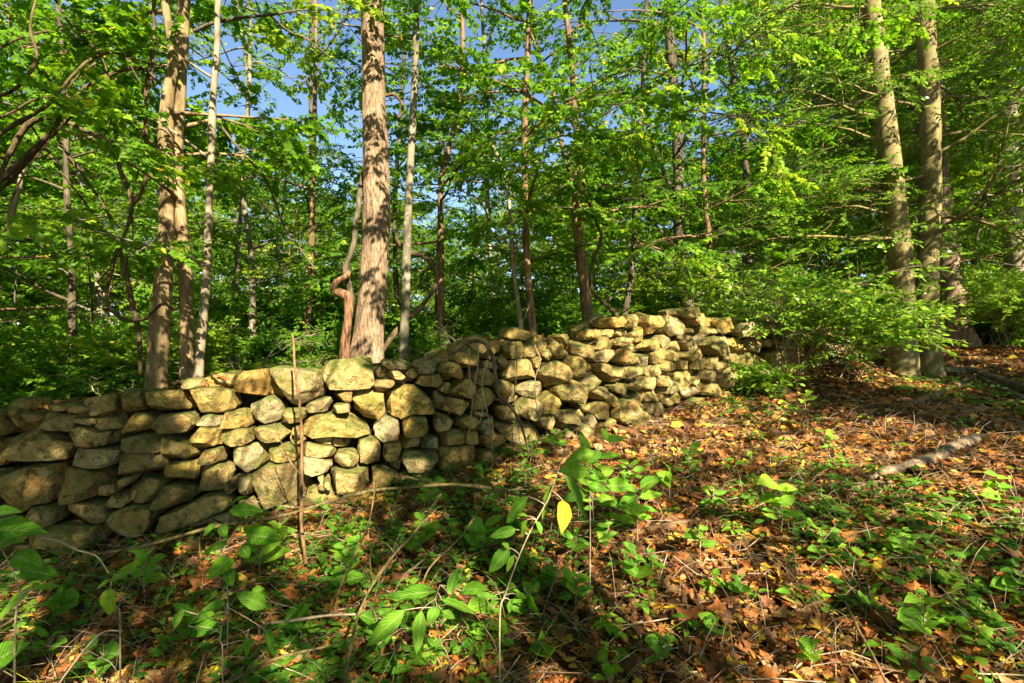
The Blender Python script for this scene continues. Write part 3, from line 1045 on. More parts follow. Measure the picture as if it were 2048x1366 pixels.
def forest_tree(name, label, pp, Y, bark, zmax=7.5, limbs=10, zr=(1.0, 6.5), llen=(1.2, 2.6), lvl=2, leafm=None, templates=None, spray=0.40,
                tint=(0, 0.95), seed=0, sides=14, namp=0.05, child=(3, 0.54), sp_n=3, elev=(5, 45), droop=0.04, az=None, group='trees standing behind the wall', extra=None):
    q = np.random.default_rng(5000 + seed)
    path, rad = trunk_path(pp, Y, zmax)
    base = path[0]
    root = thing(name, label, 'tree', base, group)
    m = MB()
    if name == 'tall_tree':
        path = smooth_path(path, 5)
        rad = np.interp(np.linspace(0, 1, len(path)), np.linspace(0, 1, len(rad)), rad)
        rn = Noise(404, 1.0, 3)
        tube(m, path - base, rad, 96, noise=lambda p: rn(p * np.array([42.0, 42.0, 6.5])) + 0.5 * bn(p), namp=0.035)
    else:
        tube(m, path - base, rad, sides, noise=bn, namp=namp)
    m.build('trunk', bark, root, True)
    sprays = []
    for k in range(limbs):
        z = zr[0] + (zr[1] - zr[0]) * (k + q.random()) / limbs
        i = int(np.argmin(np.abs(path[:, 2] - z)))
        a = q.uniform(0, 2 * math.pi) if az is None else R_(q.uniform(*az))
        e = R_(q.uniform(*elev))
        d = np.array([math.sin(a) * math.cos(e), math.cos(a) * math.cos(e), math.sin(e)])
        L = q.uniform(*llen)
        w = MB()
        loc = []
        grow(w, loc, path[i] - base, d, L, min(rad[i] * 0.5, 0.010 + 0.009 * L), lvl, q, droop, 0.12, child, spray, sp_n)
        w.build('limb', bark, root, True)
        sprays += loc
    if extra:
        for pts_px, w0, w1, leafy in extra:
            w = MB()
            pts = smooth_path(np.array([px(*t) for t in pts_px]), 6) - base
            tube(w, pts, np.linspace(w0, w1, len(pts)), 7, cap=True, noise=bn, namp=0.1)
            loc = []
            if leafy:
                for k in range(leafy):
                    i = int(q.uniform(0.3, 1) * (len(pts) - 2))
                    dv_ = unit(unit(pts[i + 1] - pts[i]) * 0.7 + q.normal(0, 0.6, 3))
                    grow(w, loc, pts[i], dv_, q.uniform(0.4, 0.9), 0.006, 1, q, 0.05, 0.15, (3, 0.5), spray, sp_n)
            w.build('limb', bark, root, True)
            sprays += loc
    if sprays:
        c = MB()
        put_sprays(c, sprays, templates or SPR_MID, q, *tint)
        c.build('crown', [leafm or M_LEAF, M_BARK_DARK], root)
    return root


forest_tree('tall_tree', 'tall tree with thick ridged tan trunk dappled with leaf shadows behind the wall',
            [(746, -20, 43), (747, 100, 45), (748, 220, 47), (752, 350, 50), (754, 450, 52), (747, 560, 54), (738, 660, 58), (733, 725, 70)], 5.45, M_BARK_MAIN,
            zmax=11, limbs=4, zr=(5.6, 9.5), llen=(2, 3.5), seed=1, sides=40, namp=0.03)
forest_tree('grey_tree', 'slender straight grey tree just right of the thick tan trunk',
            [(836, -20, 13), (830, 150, 14), (822, 300, 15), (815, 450, 16), (811, 600, 18), (806, 735, 19)], 5.6, M_BARK_GREY, zmax=8, limbs=4, zr=(3.2, 5), seed=2, namp=0.03,
            leafm=M_LEAFY)
forest_tree('mossy_tree', 'brown trunk with yellow moss low down, left one of the pair of trees at left',
            [(327, -20, 15), (340, 60, 17), (346, 130, 21), (335, 200, 24), (331, 320, 27), (333, 440, 28), (329, 550, 30), (320, 640, 36), (314, 760, 39)], 5.0, M_BARK_MOSSY,
            zmax=7.5, limbs=5, zr=(1.6, 4.6), llen=(0.9, 1.7), seed=3, namp=0.07, templates=SPR_MAPLE, spray=0.36)
forest_tree('olive_tree', 'straight olive brown trunk, right one of the pair of trees at left',
            [(371, -20, 21), (366, 60, 22), (360, 180, 22), (354, 300, 22), (358, 400, 23), (369, 520, 24), (373, 640, 25), (374, 765, 27)], 5.1, M_BARK_MOSSY,
            zmax=7.5, limbs=5, zr=(1.4, 4.6), llen=(0.9, 1.7), seed=4, namp=0.04, templates=SPR_MAPLE, spray=0.36)
forest_tree('pale_sapling', 'thin pale sapling leaning a little, right of the pair of trees at left',
            [(438, -20, 12), (434, 90, 12), (426, 200, 13), (422, 320, 13), (417, 450, 14), (413, 560, 15), (404, 660, 17), (396, 765, 19)], 5.0, M_BARK_PALE,
            zmax=6.5, limbs=6, zr=(0.6, 4.4), llen=(0.7, 1.4), seed=5, namp=0.08, templates=SPR_MAPLE, spray=0.34)
forest_tree('brown_sapling', 'thin brown sapling with upright stem rising above the middle of the wall',
            [(1062, -20, 10), (1056, 100, 11), (1050, 230, 12), (1050, 350, 12), (1052, 480, 13), (1058, 580, 15), (1068, 690, 19)], 6.2, M_BARK_BROWN,
            zmax=7, limbs=9, zr=(1.2, 5), llen=(0.9, 2.0), seed=6, namp=0.06, spray=0.36, elev=(0, 40))
forest_tree('crooked_sapling', 'thinnest tan sapling leaning left beside the upright brown sapling',
            [(985, 290, 5), (1008, 340, 7), (1018, 400, 8), (1022, 470, 8), (1030, 560, 9), (1040, 640, 11), (1046, 690, 12)], 6.3, M_BARK_PALE,
            zmax=None, limbs=9, zr=(0.6, 2.3), llen=(0.6, 1.4), seed=7, namp=0.08, spray=0.34)
forest_tree('forked_tree', 'dark brown tree with a vine up its right side behind the wall',
            [(1128, -20, 9), (1138, 80, 11), (1150, 220, 13), (1155, 320, 14), (1152, 420, 17), (1162, 520, 21), (1172, 600, 24), (1182, 700, 28)], 6.6, M_BARK_BROWN,
            zmax=8, limbs=9, zr=(1.3, 5.2), llen=(1.0, 2.2), seed=8, namp=0.06, spray=0.38, elev=(0, 45),
            extra=[([(1152, 400, 6.6), (1135, 330, 6.55), (1112, 250, 6.5), (1108, 190, 6.5), (1085, 130, 6.4), (1060, 60, 6.4)], 0.03, 0.014, 3)])
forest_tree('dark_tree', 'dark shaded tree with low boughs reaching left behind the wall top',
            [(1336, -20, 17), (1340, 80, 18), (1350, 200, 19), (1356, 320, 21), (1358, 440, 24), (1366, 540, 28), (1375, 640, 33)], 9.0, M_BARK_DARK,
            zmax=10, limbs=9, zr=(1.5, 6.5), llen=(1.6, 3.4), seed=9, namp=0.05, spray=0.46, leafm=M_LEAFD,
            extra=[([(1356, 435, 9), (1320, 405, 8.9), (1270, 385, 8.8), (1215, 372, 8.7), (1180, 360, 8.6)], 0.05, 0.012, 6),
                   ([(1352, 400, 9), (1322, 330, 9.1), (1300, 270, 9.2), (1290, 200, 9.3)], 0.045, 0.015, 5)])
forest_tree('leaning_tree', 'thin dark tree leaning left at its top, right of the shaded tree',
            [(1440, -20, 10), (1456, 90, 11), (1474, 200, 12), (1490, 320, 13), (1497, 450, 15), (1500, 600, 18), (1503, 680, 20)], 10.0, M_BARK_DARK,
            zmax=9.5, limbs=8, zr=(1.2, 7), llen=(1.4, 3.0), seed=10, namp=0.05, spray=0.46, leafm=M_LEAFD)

# the two-stemmed holly on the right
hroot = thing('holly_tree', 'twin stemmed holly with smooth pale trunks on the right slope', 'tree', px(1832, 760, 8.0))
HB = np.array(hroot.location)
hsp = []
hq = np.random.default_rng(91)
for stem, seed in (([(1738, -40, 30), (1748, 60, 33), (1765, 200, 36), (1783, 340, 38), (1796, 460, 40), (1804, 580, 42), (1808, 680, 46), (1802, 768, 66)], 1),
                   ([(1849, -40, 30), (1852, 60, 32), (1859, 200, 34), (1861, 350, 36), (1858, 480, 37), (1854, 600, 39), (1856, 700, 43), (1858, 772, 60)], 2)):
    path, rad = trunk_path(stem, 8.0 + 0.15 * seed, 9.5)
    m = MB()
    tube(m, path - HB, rad, 22, noise=bn, namp=0.04)
    m.build('trunk', M_BARK_HOLLY, hroot, True)
    for k in range(24):
        z = 1.35 + 4.9 * (k + hq.random()) / 24
        i = int(np.argmin(np.abs(path[:, 2] - z)))
        a_ = R_(hq.uniform(245, 400)) if seed == 1 else R_(hq.uniform(-20, 165) if hq.random() < .75 else hq.uniform(250, 330))
        e = R_(hq.uniform(-15, 35))
        d = np.array([math.sin(a_) * math.cos(e), math.cos(a_) * math.cos(e), math.sin(e)])
        L = hq.uniform(1.6, 3.0) * (1.0 if z < 4 else 0.8)
        w, loc = MB(), []
        grow(w, loc, path[i] - HB, d, L, 0.018 + 0.004 * L, 2, hq, 0.03, 0.13, (5, 0.42), 0.30, 2, 5, 0.7)
        w.build('limb', M_BARK_HOLLY, hroot, True)
        hsp += loc
c = MB()
put_sprays(c, hsp, SPR_HOLLY, hq, 0.0, 0.92)
c.build('crown', [M_HOLLY, M_TWIG], hroot)
print('holly sprays', len(hsp))

forest_tree('shaggy_tree', 'orange brown shaggy trunk flaring at its roots behind the twin stemmed holly',
            [(1880, 380, 34), (1888, 470, 36), (1898, 560, 40), (1910, 640, 46), (1918, 695, 62)], 10.0, M_BARK_MAIN, zmax=8, limbs=8, zr=(2.5, 7.5), llen=(1.4, 2.6), seed=12,
            sides=20, namp=0.12, spray=0.44, leafm=M_LEAFY, group='trees on the right slope')
forest_tree('whitish_tree', 'whitish trunk at the far right edge beyond the holly',
            [(2004, -30, 26), (2008, 100, 28), (2015, 240, 30), (2022, 400, 33), (2032, 540, 36), (2040, 670, 42)], 12.5, M_BARK_PALE, zmax=12, limbs=12, zr=(3, 11), llen=(1.6, 3.2), seed=13,
            spray=0.5, leafm=M_LEAFY, group='trees on the right slope')

# mid-distance understory trees that fill the gaps
MIDT = [(150, 7.6, 'thin understory tree with broad bright leaves behind the vine arch', M_LEAF, SPR_MAPLE, 9, (0.2, 4.8)),
        (-60, 6.4, 'leafy understory tree at the far left edge behind the wall', M_LEAF, SPR_MAPLE, 9, (0.2, 4.6)),
        (500, 8.2, 'slim understory tree between the pale sapling and the tan trunk', M_LEAF, SPR_MID, 10, (0.5, 5.5)),
        (640, 9.6, 'understory tree with low green limbs left of the tan trunk', M_LEAFY, SPR_MID, 7, (0.3, 2.6)),
        (905, 7.2, 'slim tree with round leaves against the sky right of the grey tree', M_LEAFD, SPR_MID, 9, (0.9, 4.8)),
        (985, 9.0, 'understory tree with blue green leaves behind the crooked sapling', M_LEAF, SPR_MID, 9, (0.4, 4.2)),
        (1240, 8.0, 'understory tree with yellow green top between brown tree and shaded tree', M_LEAFY, SPR_MID, 9, (0.9, 5.2)),
        (1430, 8.0, 'slim understory tree just right of the shaded tree behind the wall', M_LEAF, SPR_MID, 10, (0.6, 5.2)),
        (1600, 10.5, 'understory tree with airy foliage behind the left limbs of the holly', M_LEAF, SPR_MID, 10, (0.8, 6.4)),
        (1940, 12.0, 'yellow green understory tree behind the holly on the right slope', M_LEAFY, SPR_MID, 12, (0.6, 7.5)),
        (585, 7.6, 'slim tree with airy leaves against the sky left of the tan trunk', M_LEAF, SPR_MID, 6, (1.8, 5.4)),
        (450, 9.2, 'slim tree with high airy leaves behind the pale sapling', M_LEAFY, SPR_MID, 6, (2.2, 6.2)),
        (790, 9.0, 'slim tree with high airy leaves behind the grey tree', M_LEAF, SPR_MID, 6, (2.0, 6.0)),
        (2120, 9.5, 'leafy tree at the right edge of the slope', M_LEAFY, SPR_MID, 10, (0.3, 6.0))]
for i, (u, Y, lab, lm, tpl, nl, zr) in enumerate(MIDT):
    q = np.random.default_rng(600 + i)
    k = 10.0 / Y * 1.0
    du_ = q.normal(0, 14, 5).cumsum()
    forest_tree('understory_tree', lab, [(u + du_[4], -60 if Y < 9 else 0, 6 * k), (u + du_[3], 180, 7 * k), (u + du_[2], 360, 8 * k), (u + du_[1], 520, 9 * k), (u + du_[0], 660, 11 * k)], Y,
                (M_BARK_DARK, M_BARK_BROWN, M_BARK_GREY)[i % 3], zmax=zr[1] + 0.6, limbs=nl + 1, zr=zr, llen=(1.1, 2.4), seed=100 + i, sides=8, leafm=lm, templates=tpl,
                spray=0.36 if tpl is not SPR_MAPLE else 0.36, elev=(-8, 40), group='understory trees behind the wall')

# ------------------------------------------------------------------ background: shrubs and trees copied from a few kinds
def make_bg_tree(seed, H, crown_lo, spread, leafm, bark, nlimb=22, spray=0.85, cols=(0, 0.95)):
    q = np.random.default_rng(seed)
    root = thing('background_tree', 'tree', 'tree')
    path = smooth_path(np.array([[0, 0, -0.3], [q.normal(0, .12), q.normal(0, .12), H * .3], [q.normal(0, .25), q.normal(0, .25), H * .65], [q.normal(0, .3), q.normal(0, .3), H]]), 6)
    rad = np.linspace(0.016 * H, 0.02, len(path))
    m, sp = MB(), []
    tube(m, path, rad, 8, noise=bn, namp=0.05)
    for k in range(nlimb):
        t = (k + q.random()) / nlimb
        z = crown_lo + (H * 0.97 - crown_lo) * t
        i = int(np.argmin(np.abs(path[:, 2] - z)))
        a_ = k * 2.4 + q.normal(0, 0.4)
        e = R_(q.uniform(0, 30) + 30 * t)
        L = spread * (0.45 + 0.75 * math.sin(math.pi * min(1, 0.18 + 0.72 * t))) * q.uniform(0.7, 1.15)
        d = np.array([math.sin(a_) * math.cos(e), math.cos(a_) * math.cos(e), math.sin(e)])
        grow(m, sp, path[i], d, L, 0.012 + 0.012 * L, 2, q, 0.03, 0.13, (4, 0.48), spray, 2, 4, 0.6)
    m.build('trunk', bark, root, True)
    c = MB()
    put_sprays(c, sp, SPR_LOW, q, *cols)
    c.build('crown', [leafm, bark], root)
    return root, len(sp)


def make_shrub(seed, H, leafm, nst=9, spray=0.38, lvl=1, twigm=None, templates=None, cols=(0, 0.95)):
    q = np.random.default_rng(seed)
    root = thing('understory_shrub', 'shrub', 'shrub')
    m, sp = MB(), []
    for k in range(nst):
        a_ = k * 2.4 + q.normal(0, 0.5)
        e = R_(q.uniform(45, 85))
        d = np.array([math.sin(a_) * math.cos(e), math.cos(a_) * math.cos(e), math.sin(e)])
        p0 = np.array([math.sin(a_), math.cos(a_), 0]) * q.uniform(0.02, 0.25) + np.array([0, 0, -0.1])
        grow(m, sp, p0, d, H * q.uniform(0.7, 1.15), 0.016, 2, q, 0.06, 0.13, (5, 0.42), spray, 4, 4, 0.6, 0.12)
    m.build('stems', twigm or M_BARK_DARK, root, True)
    c = MB()
    put_sprays(c, sp, templates or SPR_LOW, q, *cols)
    c.build('foliage', [leafm, twigm or M_BARK_DARK], root)
    return root, len(sp)


protos = [make_bg_tree(201, 11, 1.5, 3.2, M_LEAF, M_BARK_DARK), make_bg_tree(202, 13, 2.5, 3.6, M_LEAFY, M_BARK_BROWN), make_bg_tree(203, 9, 0.8, 2.8, M_LEAF, M_BARK_GREY),
          make_bg_tree(204, 12, 1.2, 3.4, M_LEAFD, M_BARK_DARK)]
print('bg sprays', [p[1] for p in protos])
names_bg = ['bright green', 'yellow green', 'broad green', 'dark green']


def zone(u):
    for lim, t in ((-50, 'beyond the left edge of the wall'), (310, 'behind the vines at left'), (690, 'left of the tan trunk'), (1020, 'right of the grey tree'),
                   (1330, 'behind the brown saplings'), (1700, 'behind the holly limbs'), (9999, 'on the slope behind the holly')):
        if u < lim:
            return t
used = [False] * len(protos)
bgq = np.random.default_rng(77)
BG = []
# (photo column, distance, kind, scale): tops kept lower in the middle where the sky shows
for u, Y, k, s in [(-120, 13, 0, 1.0), (60, 16, 1, 1.0), (200, 14, 2, 0.9), (330, 19, 1, .75), (440, 16, 2, .60), (560, 15, 3, .55), (640, 20, 0, .60), (720, 17, 2, .52), (850, 16, 0, .48), (930, 20, 2, .62),
                   (1010, 15, 3, .52), (1100, 19, 1, .62), (1180, 15, 0, .62), (1290, 17, 3, .70), (1400, 20, 1, .72), (1480, 15, 2, .72), (1570, 18, 0, .85), (1660, 15, 1, .85), (1760, 17, 3, .95),
                   (1850, 14.5, 1, .9), (1960, 18, 0, 1.0), (2080, 15, 1, 1.0), (2200, 18, 2, 1.0), (-260, 17, 3, 1.0),
                   (0, 26, 1, 1.05), (130, 28, 0, 1.0), (260, 25, 1, .95), (400, 30, 0, .85), (520, 27, 1, .75), (650, 32, 3, .85), (780, 28, 1, .72), (900, 33, 0, .80), (1030, 27, 1, .75), (1150, 30, 3, .85),
                   (1270, 27, 0, .85), (1380, 33, 1, .9), (1500, 27, 3, .95), (1620, 30, 1, 1.0), (1740, 26, 0, 1.0), (1880, 30, 1, 1.05), (2010, 25, 3, 1.0), (2150, 29, 0, 1.0), (-180, 27, 0, 1.1)] + [(u_, 42 + 5 * ((i_ * 7) % 3), (0, 3, 2, 1)[i_ % 4], (1.15, .95, 1.05)[i_ % 3]) for i_, u_ in enumerate(range(-140, 2240, 112))]:
    p = px(u, 683, Y)
    z = gz(p[0], p[1])
    root = protos[k][0]
    lab = names_bg[k] + (' tree' if Y < 22 else ' distant tree' if Y < 40 else ' farthest tree') + ' ' + zone(u)
    if used[k]:
        root = copy_tree(root)
    used[k] = True
    tag(root, lab, 'tree', 'background trees ' + zone(u))
    root.location = (p[0], p[1], z)
    root.rotation_euler = (0, 0, bgq.uniform(0, 6.28))
    if 820 < u < 1520:
        s *= .86
    root.scale = (s * bgq.uniform(.95, 1.15),) * 2 + (s,)

shr = [make_shrub(301, 1.6, M_LEAF), make_shrub(302, 1.8, M_LEAFD), make_shrub(303, 1.4, M_LEAFY), make_shrub(304, 1.8, M_LEAFD, 7)]
print('shrub sprays', [p[1] for p in shr])
sname = ['green leafy', 'dark green', 'yellow green', 'loose green']
used = [False] * 4
sq = np.random.default_rng(55)
k = 0
for Y, du in ((7.0, 190), (8.8, 150), (11.0, 120), (14.0, 110), (19, 100), (25, 90)):
    for u in np.arange(-150, 2250, du):
        u = u + sq.uniform(-0.4, 0.4) * du
        YY = Y * sq.uniform(0.92, 1.1)
        if u > 1150:
            YY += np.interp(u, [1150, 1500, 1700, 2200], [0.8, 2.6, 4.2, 5.0]) * (1 if Y < 12 else 0)
        p = px(u, 683, YY)
        kk = int(sq.integers(0, 4))
        s = sq.uniform(0.65, 1.15) * (1.5 if Y > 20 else 1.2 if Y > 16 else 1)
        if Y < 8 and 500 < u < 1400:
            s *= 0.7
        root = shr[kk][0]
        if used[kk]:
            root = copy_tree(root)
        used[kk] = True
        dist = 'close by' if Y < 8 else 'in mid distance' if Y < 12 else 'far back' if Y < 22 else 'farthest back'
        tag(root, sname[kk] + ' shrub ' + dist + ' ' + zone(u), 'shrub', 'shrubs ' + dist + ' ' + zone(u))
        root.location = (p[0], p[1], gz(p[0], p[1]))
        root.rotation_euler = (0, 0, sq.uniform(0, 6.28))
        root.scale = (s * 1.1, s * 1.1, s)


# bare twiggy bushes and thin stems in the undergrowth
def bare_bush(label, u, v, Y, H, n, seed, lean=(0, 0)):
    q = np.random.default_rng(seed)
    p = px(u, v, Y)
    p[2] = gz(p[0], p[1])
    root = thing('bare_bush', label, 'bush', p, 'bare twiggy bushes behind the wall')
    for k in range(n):
        m, sp = MB(), []
        a_ = k * 2.4
        e = R_(q.uniform(25, 75))
        d = np.array([math.sin(a_) * math.cos(e) + lean[0], math.cos(a_) * math.cos(e) + lean[1], math.sin(e)])
        grow(m, sp, q.normal(0, 0.15, 3) * np.array([1, 1, 0.2]), d, H * q.uniform(.6, 1.1), 0.011, 2, q, 0.09, 0.2, (6, 0.5), 0.1, 1, 4, 0.9, 0.15)
        m.build('stem', M_TWIG, root, True)


bare_bush('tangle of bare tan twigs between the pale sapling and the tan trunk', 530, 700, 6.0, 1.2, 8, 1)
bare_bush('heap of bare grey brushwood right of the grey tree', 960, 690, 6.2, 1.25, 9, 2, (-0.3, 0))
bare_bush('small tangle of bare twigs left of the mossy trunk', 230, 740, 5.9, 0.9, 6, 3)
bare_bush('bare twigs sticking out of the holly limbs above the right wall end', 1520, 600, 8.0, 1.7, 8, 4, (-0.2, -0.2))

stq = np.random.default_rng(8)
STEMS = [(60, 9), (120, 11), (180, 8.5), (250, 10), (520, 9.5), (560, 12), (600, 9), (660, 11), (870, 10), (900, 13), (945, 9), (1000, 12), (1090, 10), (1110, 14), (1140, 11), (1215, 10), (1245, 13), (1280, 10.5),
         (1310, 13), (1415, 11), (1450, 13), (1540, 12), (1620, 14), (1700, 12), (1960, 14), (1985, 11)]
for i, (u, Y) in enumerate(STEMS):
    p = px(u, 683, Y)
    g = gz(p[0], p[1])
    h = stq.uniform(2.2, 4.5)
    b = np.array([p[0], p[1], g])
    pts = smooth_path(np.array([[0, 0, -.1], [stq.normal(0, .06), stq.normal(0, .06), h * .33], [stq.normal(0, .14), stq.normal(0, .1), h * .66], [stq.normal(0, .22), stq.normal(0, .2), h]]), 5)
    m = MB()
    tube(m, pts, np.linspace(stq.uniform(.018, .035), .008, len(pts)), 6)
    sp = []
    for k in range(5):
        j = int(stq.uniform(.35, .95) * (len(pts) - 1))
        a_ = stq.uniform(0, 6.28)
        grow(m, sp, pts[j], np.array([math.sin(a_), math.cos(a_), .4]), stq.uniform(.4, .9), .007, 1, stq, 0.03, .15, (3, .5), .42, 2, 4)
    root = thing('thin_sapling', 'thin sapling ' + ('in mid distance ' if Y < 11 else 'far back ') + zone(u), 'sapling', b, 'thin saplings in the undergrowth')
    m.build('stem', (M_BARK_DARK, M_BARK_BROWN)[i % 2], root, True)
    c = MB()
    put_sprays(c, sp, SPR_LOW, stq)
    c.build('foliage', [(M_LEAF, M_LEAFY)[i % 2], M_BARK_DARK], root)

# ------------------------------------------------------------------ vines
def vine(name, label, pts, w0, w1, mat, cat='vine', group=None, sides=8, wob=0.011, branches=()):
    """pts (u, v, Y); widths in photo pixels"""
    P = smooth_path(np.array([px(*t) for t in pts]), 8)
    q = np.random.default_rng(abs(hash(label)) % 1000 if False else sum(map(ord, label)))
    nz = Noise(sum(map(ord, label)), 6.0, 2)
    P = P + wob * np.stack([nz(P), nz(P + 7), nz(P + 13)], -1)
    rad = np.linspace(w0, w1, len(P)) * P[:, 1] / F / 2
    base = P[0].copy()
    if len(branches) == 0:
        m = MB()
        tube(m, P - base, rad, sides, noise=Noise(71, 26.0, 2), namp=0.16)
        o = m.build(name, mat, None, True)
        o.location = tuple(base)
        return tag(o, label, cat, group)
    root = thing(name, label, cat, base, group)
    m = MB()
    tube(m, P - base, rad, sides, noise=Noise(71, 26.0, 2), namp=0.16)
    m.build('stem', mat, root, True)
    for b, a0, a1 in branches:
        B = smooth_path(np.array([px(*t) for t in b]), 7)
        B = B + wob * np.stack([nz(B), nz(B + 7), nz(B + 13)], -1)
        m = MB()
        tube(m, B - base, np.linspace(a0, a1, len(B)) * B[:, 1] / F / 2, sides, noise=Noise(71, 26.0, 2), namp=0.16)
        m.build('branch', mat, root, True)
    return root


vine('woody_vine', 'looping woody vine hanging left of the mossy trunk, curling back to it', [(112, 232, 4.9), (170, 260, 4.9), (228, 288, 4.9), (240, 345, 4.9), (262, 400, 4.9), (258, 440, 4.9), (238, 492, 4.85), (222, 545, 4.8),
     (212, 590, 4.8), (222, 620, 4.8), (248, 640, 4.8), (285, 640, 4.85), (303, 625, 4.85), (325, 606, 4.75), (345, 620, 4.8)], 9, 5, M_VINE,
     branches=[([(238, 492, 4.85), (250, 540, 4.85), (262, 590, 4.85), (272, 640, 4.85), (278, 690, 4.85), (285, 755, 4.9)], 9, 8),
               ([(262, 410, 4.9), (280, 380, 4.9), (292, 320, 4.9), (290, 250, 4.9), (296, 170, 4.95), (306, 80, 5.0), (312, -20, 5.0)], 9, 6),
               ([(112, 232, 4.9), (60, 245, 4.9), (20, 300, 4.9), (-10, 360, 4.9)], 10, 8)])
vine('arching_vine', 'thick vine arching from the left edge over to the mossy trunk', [(-60, 395, 4.6), (0, 355, 4.6), (60, 300, 4.65), (120, 235, 4.7), (175, 175, 4.8), (235, 145, 4.85), (290, 145, 4.9), (318, 172, 4.95)], 10, 7, M_VINE)
vine('arching_vine', 'slimmer vine running just below the thick arching vine at left', [(-60, 420, 4.7), (10, 375, 4.7), (80, 300, 4.75), (140, 240, 4.8), (190, 190, 4.8), (240, 160, 4.85)], 7, 4, M_VINE)
vine('arching_vine', 'vine arching highest from the left edge up to the leaning pair of trees', [(-50, 300, 4.5), (20, 250, 4.5), (90, 210, 4.55), (150, 150, 4.6), (185, 120, 4.7), (230, 108, 4.8), (275, 130, 4.85)], 7, 4, M_VINE)
for lab, pts in (('thin twig vine arching over the top left corner', [(-30, 120, 4.6), (60, 70, 4.6), (150, 60, 4.7), (230, 95, 4.8), (280, 170, 4.9)]),
                 ('thin twig vine drooping from the arches towards the left edge', [(200, 130, 4.7), (130, 190, 4.65), (80, 280, 4.6), (40, 380, 4.6), (10, 520, 4.6)]),
                 ('thin vine slanting across the arches to the mossy trunk', [(-20, 250, 4.8), (70, 205, 4.8), (160, 200, 4.85), (240, 230, 4.9), (310, 300, 4.95)]),
                 ('thin twig hanging straight down left of the mossy trunk', [(296, 90, 4.9), (288, 200, 4.9), (276, 310, 4.9), (268, 430, 4.9), (262, 560, 4.9)]),
                 ('thin vine looping up between the arches and the top edge', [(110, -20, 4.7), (150, 60, 4.7), (205, 130, 4.75), (225, 230, 4.8), (190, 300, 4.8)]),
                 ('thin dark twig slanting down from the arches behind the loop', [(60, 240, 5.3), (110, 330, 5.3), (190, 430, 5.4), (260, 520, 5.4), (310, 580, 5.4)])):
    vine('thin_vine', lab, pts, 4.5, 2.5, M_VINE, 'vine', 'thin arching vines at upper left', 6, 0.025)
vine('hanging_vine', 'dark vine running up to the top left corner past the arches', [(-20, 190, 4.3), (30, 170, 4.3), (72, 120, 4.35), (62, 60, 4.4), (78, -20, 4.4)], 6, 5, M_VINE)
vine('leaning_pole', 'bare pale pole leaning at the far left edge', [(-12, 520, 5.2), (10, 470, 5.2), (25, 420, 5.2), (45, 330, 5.3)], 12, 8, M_BARK_PALE, 'pole')
vine('dead_branch', 'slanting dark dead branch from the vine arch down to the pale sapling', [(112, 265, 5.2), (140, 310, 5.2), (180, 370, 5.2), (225, 440, 5.2), (240, 455, 5.2)], 6, 4, M_VINE, 'branch')
vine('dead_branch', 'long thin dark branch slanting from the pale sapling down right', [(445, 250, 5.4), (490, 310, 5.5), (530, 360, 5.6), (560, 440, 5.6), (600, 500, 5.6), (630, 540, 5.6)], 5, 3, M_BARK_DARK, 'branch')
vine('dead_branch', 'dark branch crossing the sky from the olive trunk to the top', [(385, 65, 5.2), (420, 48, 5.25), (470, 38, 5.3), (540, 30, 5.3), (600, 22, 5.4), (660, 20, 5.4)], 7, 3, M_BARK_DARK, 'branch')
vine('dead_branch', 'thin dark branch crossing down left of the tan trunk near the top', [(540, 30, 5.3), (580, 65, 5.4), (630, 90, 5.4), (680, 130, 5.5), (700, 150, 5.5)], 4, 2, M_BARK_DARK, 'branch')
vine('climbing_vine', 'dark vine hugging the left side of the thick tan trunk', [(694, 765, 5.25), (694, 700, 5.25), (696, 640, 5.25), (700, 600, 5.25), (690, 540, 5.25), (706, 490, 5.25), (715, 430, 5.35), (722, 370, 5.5), (738, 300, 5.72)], 17, 8, M_BARK_DARK)
vine('twisted_vine', 'shaggy reddish twisted vine bulging left of the tan trunk', [(692, 760, 5.1), (691, 690, 5.1), (698, 640, 5.1), (699, 600, 5.1), (686, 588, 5.08), (671, 580, 5.08), (668, 572, 5.1), (678, 560, 5.12), (694, 550, 5.14), (698, 542, 5.18)], 22, 9, M_VINE_RED, wob=0.012, sides=16)
vine('bowed_vine', 'dark vine bowing out right of the tan trunk past the grey tree', [(745, 725, 5.7), (770, 700, 5.7), (800, 655, 5.75), (840, 615, 5.8), (868, 580, 5.8), (872, 545, 5.8), (852, 518, 5.8), (820, 507, 5.75), (795, 480, 5.7), (785, 455, 5.65)], 11, 9, M_VINE)
vine('short_vine', 'short curled dark vine stub at the upper right of the tan trunk', [(772, 190, 5.5), (790, 188, 5.5), (803, 200, 5.5), (808, 215, 5.5), (800, 232, 5.5), (788, 222, 5.5)], 7, 5, M_VINE)
vine('climbing_vine', 'reddish vine bending off the brown tree down to the wall top', [(1165, 365, 6.4), (1190, 440, 6.4), (1202, 475, 6.4), (1188, 520, 6.4), (1183, 560, 6.4), (1192, 588, 6.35), (1215, 610, 6.2), (1238, 636, 6.1)], 7, 8, M_VINE)
vine('dead_branch', 'grey fallen branch leaning on the wall top between the brown saplings', [(985, 712, 5.4), (1010, 690, 5.6), (1045, 650, 5.9), (1058, 615, 6.0)], 4, 3, M_BARK_PALE, 'branch')
vine('wall_root', 'dark root creeping down the shaded middle of the wall', [(905, 705, 4.62), (940, 684, 4.62), (968, 684, 4.62), (985, 705, 4.56), (990, 750, 4.5), (992, 790, 4.46), (1012, 815, 4.46), (1032, 840, 4.5), (1050, 880, 4.48), (1058, 905, 4.45)], 9, 4, M_BARK_DARK, 'root', wob=0.02)
vq = np.random.default_rng(3)
